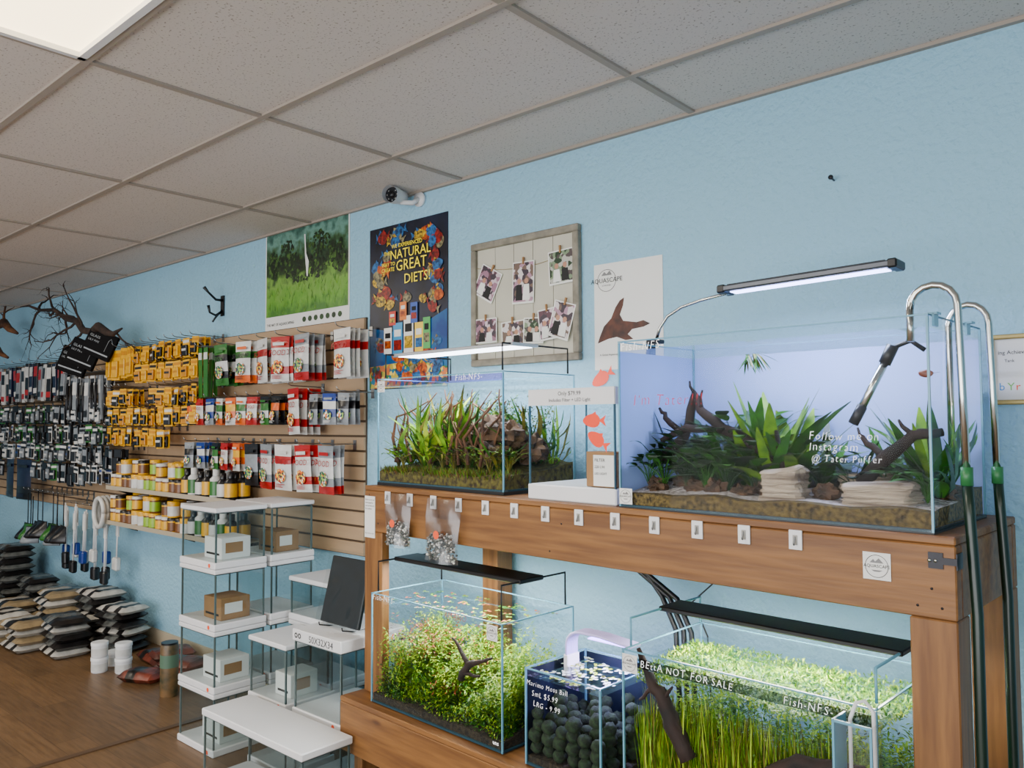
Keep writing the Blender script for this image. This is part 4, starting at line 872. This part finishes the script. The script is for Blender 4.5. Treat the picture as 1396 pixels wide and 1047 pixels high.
LM = Matrix.Translation((1.52, .2, 1.893)) @ Matrix.Rotation(radians(-1.0), 4, 'Y') @ Matrix.Rotation(radians(-2), 4, 'X')
g = G(); g.rbox(0, .48, -.032, .032, 0, .018, M('gunmetal', (90, 94, 102), .35, .7, ns=5, na=.1), .004, LM); g.rbox(-.012, .014, -.033, .033, -.003, .021, BLACK, .004, LM); g.rbox(.465, .49, -.033, .033, -.003, .021, BLACK, .004, LM)
for i in range(6): g.box(.02, .46, -.026+i*.01, -.022+i*.01, .018, .0205, DARK, LM)
lb = part(g, e, 'lamp_bar')
g = G(); g.box(.025, .46, -.018, .018, -.0025, -.0005, LEDB, LM); part(g, lb, 'led_strip')

# ---- tank A
random.seed(41)
ax0, ax1, ay0, ay1, az0, az1 = .022, .75, .045, .43, TZ+.012, 1.697
g = G(); g.box(ax0, ax1, ay0, ay1, TZ, az0, BLACK); solo(g, 'tank_mat', 'thin black foam mat under the planted aquarium', 'mat', STAND)
o = tank('planted_aquarium', 'rimless glass aquarium filled with tall leafy plants and rocks', ax0, ax1, ay0, ay1, az0, az1, STAND, wz=1.665)
g = G(); g.hand('Fish-NFS-', .034, .50, 1.672, ay0-.001, INKW); part(g, o, 'marker_lettering')
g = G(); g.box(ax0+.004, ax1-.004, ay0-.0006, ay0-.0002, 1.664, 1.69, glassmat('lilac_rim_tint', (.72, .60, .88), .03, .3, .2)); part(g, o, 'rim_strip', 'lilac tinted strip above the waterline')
sticker(.05, 1.665, ay0-.003, .045, STAND)
soil(ax0, ax1, ay0, ay1, az0, .04, .09, SOILM, None, 'mossy brown soil bed in the leafy aquarium')
LIM = (ax0+.012, ax1-.012, ay0+.012, ay1-.012, 1.66)
grass(ax0+.012, ax1-.012, ay0+.008, ay0+.12, az0+.03, 9000, .04, [G_OL, G_OL, DRIFTB, G_MD, G_BR], 'short olive green grass carpet at the tank front')
for i, (x, y, z, rx, rz) in enumerate(((.46, .22, 1.44, .07, .04), (.56, .18, 1.45, .08, .045), (.64, .2, 1.43, .06, .05), (.52, .24, 1.38, .09, .05), (.68, .26, 1.38, .06, .05), (.25, .32, 1.36, .12, .05), (.60, .15, 1.38, .06, .035), (.42, .17, 1.39, .05, .03))): rock(x, y, z, rx, .05, rz, ROCKD, 'rough brown rock among plants', i+7)
for i in range(36):
    x = R(.05, .73); y = R(.13, .40); t = i % 4
    hh = R(.26, .38) if (x < .42 or y > .30) else R(.10, .18)
    rosette(x, y, 1.34, 13, hh, R(.008, .017), [[G_MD, G_OL], [G_BR, G_OL], [G_OL, G_MD], [G_BR, G_MD]][t], 'tall fine-leaved green aquatic plant', 1, lim=LIM, bend=1.1)
rosette(.27, .12, 1.36, 14, .32, .028, [G_BR, G_LT], 'sword plant with broad bright arching leaves', 1, lim=LIM, bend=1.1); rosette(.12, .14, 1.35, 12, .30, .024, [G_BR, G_OL], 'sword plant with broad bright arching leaves', 1, lim=LIM, bend=1.1); rosette(.37, .14, 1.35, 14, .31, .028, [G_LT, G_BR], 'sword plant with broad bright arching leaves', 1, lim=LIM, bend=1.1)
for x in (.06, .13, .2, .27, .34, .41, .48, .55, .62, .69): fern(x, R(.09, .15), 1.335, 16, .13, .02, [G_BR, G_MD, G_OL], 'low bushy leafy aquatic plant', .9, LIM)
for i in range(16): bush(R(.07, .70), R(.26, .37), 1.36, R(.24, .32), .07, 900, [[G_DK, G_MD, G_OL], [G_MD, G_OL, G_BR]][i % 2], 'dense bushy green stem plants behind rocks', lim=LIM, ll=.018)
for i in range(9): bush(R(.07, .70), R(.13, .2), 1.34, R(.07, .13), .05, 400, [G_MD, G_BR, G_OL], 'low bushy green plants', lim=LIM, ll=.014)
for i in range(22):
    x = R(.06, .62); y = R(.09, .18); drift([([(x, y, 1.36), (x+R(-.06, .08), y, 1.46), (x+R(-.06, .13), y, 1.54), (x+R(-.1, .2), y, R(1.57, 1.65))], [.007, .006, .004, .002]), ([(x+.03, y, 1.42), (x+R(-.05, .08), y, 1.52)], [.005, .002])], 'thin brown twisted driftwood root', lim=LIM, mat=DRIFTB)
def barlight(nm, lab, x0, x1, y0, y1, z, rz, mat, led, ys, leg, hh=.012):
    e = emp(nm, lab, 'lamp', ((x0+x1)/2, (y0+y1)/2, rz), STAND)
    g = G(); g.rbox(x0, x1, y0, y1, z, z+hh, mat, .003); lb = part(g, e, 'lamp_bar')
    g = G(); g.box(x0+.02, x1-.02, y0+.015, y1-.015, z-.002, z-.0003, led); part(g, lb, 'led_strip')
    for X in (x0+.008, x1-.008):
        g = G(); g.tube([(X, ys[0], rz+.004), (X, ys[0], z+hh/2), (X, ys[1], z+hh/2), (X, ys[1], rz+.004)], .0035, leg, 8); part(g, e, 'support_leg')
    return e
barlight('aquarium_light', 'slim silver LED bar on wire legs above leafy aquarium', .05, .74, .10, .24, 1.79, 1.697, M('silver_bar', (190, 190, 195), .3, .5), LEDW, (.06, .41), BLACK)

# ---- tank B empty starter
bx0, bx1, by0, by1 = .885, 1.24, .03, .33
o = emp('nano_aquarium', 'small empty display aquarium with white base and white rim strip', 'aquarium', ((bx0+bx1)/2, .18, TZ), STAND)
g = G(); g.rbox(bx0-.004, bx1+.004, by0-.004, by1+.004, TZ, TZ+.05, WHITE, .004); part(g, o, 'base_tray')
panes(o, bx0, bx1, by0, by1, TZ+.05, 1.625, EDGED, .005, GLASS)
g = G(); g.box(bx0, bx1, by0-.002, by0-.0008, 1.572, 1.625, WHITE); ss = part(g, o, 'sale_sign')
g = G(); g.text('Only $79.99', .019, (bx0+bx1)/2, 1.603, by0-.003, INKB, 'CENTER'); g.text('Includes Filter + LED Light', .016, (bx0+bx1)/2, 1.583, by0-.003, INKB, 'CENTER'); part(g, ss, 'sign_lettering')
g = G(); g.box(bx1+.001, bx1+.002, by0, by1, 1.572, 1.625, WHITE); part(g, o, 'rim_strip')
e = emp('filter_carton', 'brown carton with white printed side inside display aquarium', 'box', (1.16, .1, TZ+.052), STAND)
g = G(); g.rbox(1.115, 1.225, .045, .11, TZ+.052, TZ+.16, CARD, .002); part(g, e, 'carton_body'); g = G(); g.box(1.145, 1.224, .043, .0445, TZ+.055, TZ+.15, PAPER); g.text('FILTER', .014, 1.15, TZ+.13, .042, INKB); g.text('220 L/H', .012, 1.15, TZ+.11, .042, INKB); g.text('LED LIGHT', .01, 1.15, TZ+.09, .042, INKB); part(g, e, 'carton_label')
# fish decals: one on the wall, two on the small aquarium's front glass
OF = M('orange_decal', (235, 62, 22), .5, emit=.12)
g = G(); fish2(g, -1.80, 1.69, .12, .052, -.003, OF, 1, -.5); g.box(-1.801, -1.799, -.002, 0, 1.689, 1.691, OF); solo(g, 'fish_decal', 'flat orange fish-shaped sticker on the blue wall', 'wall sticker', group='orange fish stickers')
for x, z0, t in ((1.16, 1.522, 0), (1.175, 1.462, .5)):
    g = G(); fish2(g, x, z0, .095, .042, by0-.0012, OF, 1, t, d=-.0002); solo(g, 'fish_decal', 'flat orange fish-shaped sticker on the small aquarium glass', 'glass sticker', STAND, group='orange fish stickers')

# ---- tank D
random.seed(51)
dx0, dx1, dy0, dy1, dz0, dz1 = .13, .845, -.06, .30, BZ+.004, .865
o = tank('planted_aquarium', 'rimless aquarium densely planted with bright green stems', dx0, dx1, dy0, dy1, dz0, dz1, STAND, wz=.835)
g = G(); g.hand('Fish-NFS-', .032, .14, .842, dy0-.001, INKW); part(g, o, 'marker_lettering')
g = G(); g.hand('AMANO', .03, .56, .842, dy0-.001, INKR); g.text('uns', .02, .80, .475, dy0-.001, INKW); part(g, o, 'marker_lettering', 'red handwritten marker text')
sticker(.80, .83, dy0-.003, .05, STAND)
soil(dx0, dx1, dy0, dy1, dz0, .025, .09, SOILD, None, 'black soil bed in the densely planted aquarium')
LIM = (dx0+.012, dx1-.012, dy0+.010, dy1-.012, .828)
for i in range(80):
    x = R(.15, .82); y = R(-.035, .27); hh = (.16+.55*max(0, y))*R(.85, 1.25)+(.11 if x < .45 else .04)
    red = (x < .42 and i % 3 == 0) or i % 11 == 0
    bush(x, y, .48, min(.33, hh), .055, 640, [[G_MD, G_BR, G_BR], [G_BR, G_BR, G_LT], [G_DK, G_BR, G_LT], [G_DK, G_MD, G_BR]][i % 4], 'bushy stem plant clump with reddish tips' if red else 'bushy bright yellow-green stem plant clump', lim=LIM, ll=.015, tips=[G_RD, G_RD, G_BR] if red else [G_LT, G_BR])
moss(dx0+.012, dx1-.012, dy0+.008, .1, lambda x, y: .51+.03*sin(x*20)+.35*(y+.05), 12000, .013, [G_MD, G_BR, G_DK, G_LT], 'low bright green moss carpet in the planted aquarium', th=.04, zmin=.475)
drift([([(.62, -.042, .64), (.66, -.042, .69), (.72, -.042, .72), (.78, -.042, .74)], [.014, .013, .008, .004]), ([(.66, -.042, .69), (.62, -.042, .74), (.58, -.042, .77)], [.010, .006, .003]), ([(.64, -.042, .66), (.72, -.042, .67)], [.008, .004])], 'dark branching driftwood poking through green plants', lim=LIM)
def floaters(x0, x1, y0, y1, z, n, s, mats, lab):
    g = G()
    for i in range(n):
        x, y = R(x0, x1), R(y0, y1)
        for k in range(3):
            a = k*2.1+R(0, 1); g.poly([(0, 0), (s*.5, s*.35), (s, 0), (s*.5, -s*.35)], 0, random.choice(mats), Matrix.Translation((x, y, z+.001*k)) @ Matrix.Rotation(a, 4, 'Z') @ Matrix.Rotation(pi/2, 4, 'X'))
    solo(g, 'floating_plants', lab, 'aquatic plant', STAND, kind='stuff')
floaters(dx0+.03, dx1-.03, dy0+.03, dy1-.03, .837, 90, .016, [G_MD, G_BR, G_RD], 'small floating leaves across the water surface')
barlight('aquarium_light', 'black LED bar on wire legs above stem plant aquarium', .14, .83, .04, .16, .975, .865, BLACK, LEDW, (-.04, .28), DARK, .016)

# ---- tank E cube
random.seed(61)
ex0, ex1, ey0, ey1, ez0, ez1 = .945, 1.245, -.06, .24, BZ+.004, .75
o = tank('cube_aquarium', 'small glass cube aquarium with dark moss balls', ex0, ex1, ey0, ey1, ez0, ez1, STAND, wz=.725)
g = G(); g.hand('Marimo Moss Ball', .022, .953, .70, ey0-.001, INKW); g.hand('SmL $5.99', .024, .975, .67, ey0-.001, INKW); g.hand('LRG - 9.99', .024, .98, .64, ey0-.001, INKW); part(g, o, 'marker_lettering')
bf = M('navy_backing_film', (18, 26, 44), .4, ns=3, na=.2)
g = G(); g.box(ex0+.004, ex1-.004, ey1+.001, ey1+.002, ez0, .74, bf); part(g, o, 'backing_film', 'dark navy backing film')
g = G(); g.box(ex0-.002, ex0-.001, ey0+.004, ey1, ez0, .74, bf); part(g, o, 'backing_film', 'dark navy side film')
soil(ex0, ex1, ey0, ey1, ez0, .02, .02, SOILD, None, 'black soil bed in the cube aquarium')
k = 0
for lay in range(5):
    for i in range(6):
        for j in range(5):
            if lay > 2 and (i+j+lay) % 3: continue
            r = R(.019, .026); x = ex0+.028+i*.048+R(-.005, .005); y = ey0+.03+j*.055+R(-.005, .005); z = ez0+.028+lay*.034
            g = G(); g.blob((x, y, z+r), (r, r, r*.9), MOSSB, k, .12, 6, 12, 8); k += 1
            solo(g, 'moss_ball', 'dark green fuzzy marimo moss ball in cube aquarium', 'moss ball', STAND, 'moss balls')
PALE = M('pale_float_leaf', (190, 205, 180), .5, ns=20, na=.15)
floaters(ex0+.02, ex1-.03, ey0+.02, ey1-.03, .729, 60, .018, [PALE, PALE, G_LT], 'pale floating leaves on the cube aquarium surface')
e = emp('clip_light', 'white arched clip-on LED light on the cube aquarium', 'lamp', (1.0, .1, .75), STAND)
g = G(); pts = [(.985, .12, .72), (.985, .12, .80)]+[(.985+.06-.06*cos(a), .12, .80+.045*sin(a)) for a in (.4, .8, 1.2, 1.57)]+[(1.12, .12, .845), (1.24, .12, .835)]
for q in range(-3, 4): g.tube([(p[0], p[1]+q*.008, p[2]) for p in pts], .005, M('lavender_white_plastic', (200, 188, 245), .4), 8)
g.rbox(.975, .995, .09, .15, .70, .765, WHITE, .003); la = part(g, e, 'lamp_arm')
g = G(); g.box(1.07, 1.23, .1, .14, .829, .8325, LEDV); part(g, la, 'led_strip')

# ---- tank F
random.seed(71)
fx0, fx1, fy0, fy1, fz0, fz1 = 1.323, 2.018, -.06, .36, BZ+.004, .88
o = tank('planted_aquarium', 'rimless aquarium with thick green moss, stems and driftwood', fx0, fx1, fy0, fy1, fz0, fz1, STAND, wz=.835)
g = G(); g.hand('BEttA NOT FOR SALE', .028, 1.385, .842, fy0-.0015, INKW); g.hand('Fish-NFS-', .028, 1.80, .842, fy0-.0015, INKW); part(g, o, 'marker_lettering')
g = G(); g.box(fx0+.005, fx1-.005, fy0-.0005, fy0-.0002, .838, .864, REFLD); part(g, o, 'reflection_band', 'painted dark reflection band along the front rim')  # dark tint stands in for the internal reflection under the water surface
sticker(1.352, .845, fy0-.004, .05, STAND)
soil(fx0, fx1, fy0, fy1, fz0, .03, .06, SOILD, None, 'dark soil bed in the mossy aquarium')
LIM = (fx0+.012, fx1-.012, fy0+.026, fy1-.012, .82)
drift([([(1.36, -.03, .88), (1.40, -.03, .80), (1.44, -.03, .76), (1.47, -.03, .70), (1.52, -.03, .62)], [.006, .016, .020, .024, .026]), ([(1.40, -.03, .78), (1.36, -.03, .74)], [.008, .003]), ([(1.44, -.03, .76), (1.47, -.03, .80)], [.008, .003])], 'dark driftwood root standing in the mossy aquarium', mat=DRIFT)
drift([([(1.70, -.035, .60), (1.76, -.035, .66), (1.83, -.035, .70), (1.90, -.035, .71), (1.98, -.035, .73)], [.02, .022, .022, .020, .01]), ([(1.83, -.035, .70), (1.86, -.035, .64), (1.88, -.035, .58)], [.018, .02, .02])], 'thick dark driftwood branch among green stems', mat=DRIFT)
for i in range(52):
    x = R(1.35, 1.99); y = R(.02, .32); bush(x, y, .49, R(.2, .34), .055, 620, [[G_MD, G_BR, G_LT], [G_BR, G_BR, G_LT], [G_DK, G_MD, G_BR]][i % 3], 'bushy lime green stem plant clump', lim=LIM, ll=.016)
g = G()
for i in range(2600): g.leaf((R(fx0+.03, fx1-.03), R(-.03, .06), R(.5, .56)), (R(-.25, .25), R(-.1, .1), 1), R(.10, .24), .004, .1, random.choice([G_BR, G_LT, G_OL]), 3)
clampg(g, LIM); solo(g, 'aquatic_grass', 'fine grassy yellow-green stems rising in the mossy aquarium', 'aquatic plant', STAND, kind='stuff')
moss(fx0+.015, fx1-.015, fy0+.03, fy1-.015, lambda x, y: .815+.012*sin(x*17)*cos(y*15), 15000, .014, [G_BR, G_BR, G_MD, G_LT, G_LT], 'thick floating mat of bright green moss at the water surface', th=.016)
moss(fx0+.015, fx1-.015, fy0+.012, .1, lambda x, y: .52+.04*sin(x*12), 7000, .013, [G_BR, G_MD, G_DK], 'green moss growing over the aquarium floor')
barlight('aquarium_light', 'black LED bar with clear legs above mossy aquarium', 1.325, 2.015, .12, .24, .955, .88, BLACK, LEDW, (-.03, .34), EDGE, .014)
e = emp('hang_on_filter', 'clear hang-on filter with white tubing on mossy aquarium', 'filter', (2.0, -.09, .6), STAND)
g = G(); g.quad((1.95, -.13, .58), (2.03, -.13, .58), (2.03, -.13, .86), (1.95, -.13, .86), BAGP); g.quad((2.03, -.13, .58), (2.03, -.065, .58), (2.03, -.065, .86), (2.03, -.13, .86), BAGP); g.box(1.95, 2.03, -.13, -.065, .572, .58, EDGE)
g.box(1.95, 2.03, -.132, -.128, .856, .862, EDGE); g.box(1.947, 1.952, -.132, -.065, .58, .862, EDGE); g.box(2.028, 2.033, -.132, -.128, .58, .862, EDGE); part(g, e, 'filter_box')
g = G(); g.tube([(1.975, -.1, .62), (1.975, -.1, .86), (1.985, -.09, .895), (2.0, -.08, .90), (2.018, -.08, .88), (2.022, -.085, .75), (2.01, -.1, .64)], .0045, WHITE, 8); part(g, e, 'white_tube')
g = G(); g.rbox(1.96, 1.99, -.12, -.08, .585, .68, G_OL, .005); part(g, e, 'filter_sponge')
for i, (a, b) in enumerate(((.96, 1.22), (.985, 1.25), (1.01, 1.19), (1.33, 1.31))):
    g = G(); g.tube([(a, .42, 1.09+.1), (a+.03, .43, 1.02), (b-.06, .43, .92), (b, .42, .82), (b+.01, .42, .6), (b, .42, .452)], .009 if i < 3 else .003, BLACK, 8)
    for v in g.v: v.z = max(v.z, .453)
    solo(g, 'power_cable', 'black power cable hanging behind the lower tanks', 'cable', STAND, 'black cables behind tanks')
# ------------------------------------------------------------------ empty display tanks
random.seed(9)
def nano(x0, x1, y0, y1, z0, h, grp='stacked empty display aquariums', lab='empty clear nano aquarium with white lid and base', carton=0, lettering=None, base=.032, lid=.022, stick=True):
    o = emp('display_aquarium', lab, 'aquarium', ((x0+x1)/2, (y0+y1)/2, z0), I4, grp)
    g = G(); g.rbox(x0, x1, y0, y1, z0+.0005, z0+base, WHITE, .004); bt = part(g, o, 'base_tray')
    g = G(); g.rbox(x0, x1, y0, y1, z0+h-lid, z0+h-.001, WHITE, .004); ld = part(g, o, 'lid')
    if lettering:
        g = G(); g.text(lettering, .040, (x0+x1)/2+.035, z0+h-lid+.010, y0-.001, INKB, 'CENTER', sx=.95); ring(g, x0+.03, z0+h-lid/2, .006, .011, y0-.001, INKB); ring(g, x0+.055, z0+h-lid/2, .006, .011, y0-.001, INKB); part(g, ld, 'lid_lettering')
    a = .008; panes(o, x0+a, x1-a, y0+a, y1-a, z0+base, z0+h-lid, EDGEG, .007, GLASSE)
    if stick:
        g = G(); X, Y = x1-.05, y0-.0006; g.lathe([(.01, 0), (.01, .0005)], (0, 0, 0), ORANGE, 12, Matrix.Translation((X, Y, z0+base*.5)) @ Matrix.Rotation(pi/2, 4, 'X')); part(g, bt, 'price_sticker')
    if carton:
        ob = emp('accessory_carton', 'white printed carton inside empty display aquarium' if carton == 2 else 'plain brown cardboard carton inside empty display aquarium', 'box', ((x0+x1)/2, (y0+y1)/2, z0+base+.001), I4, 'cartons inside display aquariums')
        m = PAPER if carton == 2 else CARD; X0, X1, Y0, Y1 = x0+.13, x1-.05, y0+.06, y1-.06
        g = G(); g.rbox(X0, X1, Y0, Y1, z0+base+.001, z0+base+h*.36, m, .002); cb = part(g, ob, 'carton_body')
        g = G(); g.box(X1+.0001, X1+.001, Y0+.02, Y1-.04, z0+base+.03, z0+base+h*.28, PAPER if carton == 1 else CARD); g.box(X0+.02, X1-.02, Y0-.001, Y0-.0001, z0+base+.02, z0+base+.03, INKB); part(g, cb, 'carton_label')
h = .282
for i in range(4): nano(-3.81, -3.47, -.71, -.44, i*h, h, carton=(2, 2, 1, 2)[i])
for i in range(4): nano(-3.81, -3.47, -.42, -.17, i*h, h, carton=(0, 0, 0, 1)[i])
for i in range(2): nano(-3.33, -3.03, -.62, -.36, i*h, h, carton=(0, 2)[i])
for i in range(2): nano(-3.44, -3.12, -.34, -.10, i*h, h)
nano(-3.44, -3.12, -.34, -.10, 2*h, .21)
nano(-2.98, -2.64, -.62, -.28, 0, .29); nano(-2.98, -2.64, -.62, -.28, .29, .36, lettering='50X32X34', lid=.05)
nano(-3.25, -2.52, -.88, -.65, 0, .325, lab='long low empty aquarium with broad white lid', lid=.03, base=.04)
e = emp('packaged_backdrop', 'black plastic-wrapped panel on wire easel atop empty aquarium', 'package', (-2.81, -.45, .65))
mx = Matrix.Translation((-2.81, -.5, .665)) @ Matrix.Rotation(radians(-14), 4, 'X')
g = G(); g.rbox(-.13, .13, -.010, .010, 0, .28, M('black_panel', (12, 16, 16), .35, ns=6, na=.3), .004, mx); part(g, e, 'wrapped_panel')
wr = glassmat('crinkled_wrap', (.85, .88, .88), .02, .5, .22)
n = 16; vs = [mx @ Vector((-.145+.29*i/n, -.020-.009*noise.noise(Vector((i*.35, j*.35, 3))), -.002+.31*j/n)) for j in range(n+1) for i in range(n+1)]
g = G(); g.add(vs, [(j*(n+1)+i, j*(n+1)+i+1, (j+1)*(n+1)+i+1, (j+1)*(n+1)+i) for j in range(n) for i in range(n)], wr, True); part(g, e, 'plastic_wrap', 'crinkled clear plastic wrap')
g = G()
for X in (-.08, .08): g.tube([mx @ Vector((X, -.05, 0)), mx @ Vector((X, -.045, -.012)), mx @ Vector((X, .03, -.012)), Vector((-2.81+X, -.38, .653)), mx @ Vector((X, .02, .2))], .003, BLACK, 6)
part(g, e, 'easel')

# ------------------------------------------------------------------ lights
def area(nm, loc, sx, sy, power, color, rot=(0, 0, 0), frame=I4):
    l = bpy.data.lights.new(nm, 'AREA'); l.shape = 'RECTANGLE'; l.size = sx; l.size_y = sy; l.energy = power; l.color = color
    ob = bpy.data.objects.new(nm, l); SC.objects.link(ob)
    ob.matrix_world = frame @ Matrix.Translation(loc) @ Matrix.Rotation(rot[0], 4, 'X') @ Matrix.Rotation(rot[1], 4, 'Y') @ Matrix.Rotation(rot[2], 4, 'Z'); return ob
for a, b in LT: area('ceiling_lamp', (a+.59, b-.3, CZ-.02), 1.1, .5, 22, (1, .94, .85))
area('window_daylight', (-1.5, -5.9, 1.3), 7, 2.2, 280, (.97, .98, 1), (radians(96), 0, 0))
area('led_glow', (1.75, .2, 1.875), .42, .04, 7, (.66, .72, 1), frame=STAND)
area('led_glow', (.39, .17, 1.783), .6, .1, 13, (.98, .95, 1), frame=STAND)
area('led_glow', (.485, .1, .968), .6, .09, 11, (1, .97, .88), frame=STAND)
area('led_glow', (1.67, .18, .948), .6, .09, 9, (1, .97, .88), frame=STAND)
area('led_glow', (1.15, .12, .825), .15, .04, 4, (.6, .5, 1), frame=STAND)
w = bpy.data.worlds.new('world'); bpy.context.scene.world = w; w.use_nodes = True
w.node_tree.nodes['Background'].inputs[0].default_value = (.9, .94, 1, 1); w.node_tree.nodes['Background'].inputs[1].default_value = .8

# ------------------------------------------------------------------ camera
F = 1090.0
yaw = radians(41.4); pitch = radians(2.7); roll = radians(.3)
fw = Vector((-sin(yaw)*cos(pitch), cos(yaw)*cos(pitch), sin(pitch))); rt = Vector((cos(yaw), sin(yaw), 0)); up = rt.cross(fw)
r2 = rt*cos(roll)-up*sin(roll); u2 = rt*sin(roll)+up*cos(roll)
cm = Matrix((r2, u2, -fw)).transposed().to_4x4(); cm.translation = Vector((0, -2.58, 1.52))
cd = bpy.data.cameras.new('camera'); cd.sensor_width = 36; cd.lens = F/1396*36; cd.clip_start = .02
co = bpy.data.objects.new('camera', cd); SC.objects.link(co); co.matrix_world = cm
bpy.context.scene.camera = co
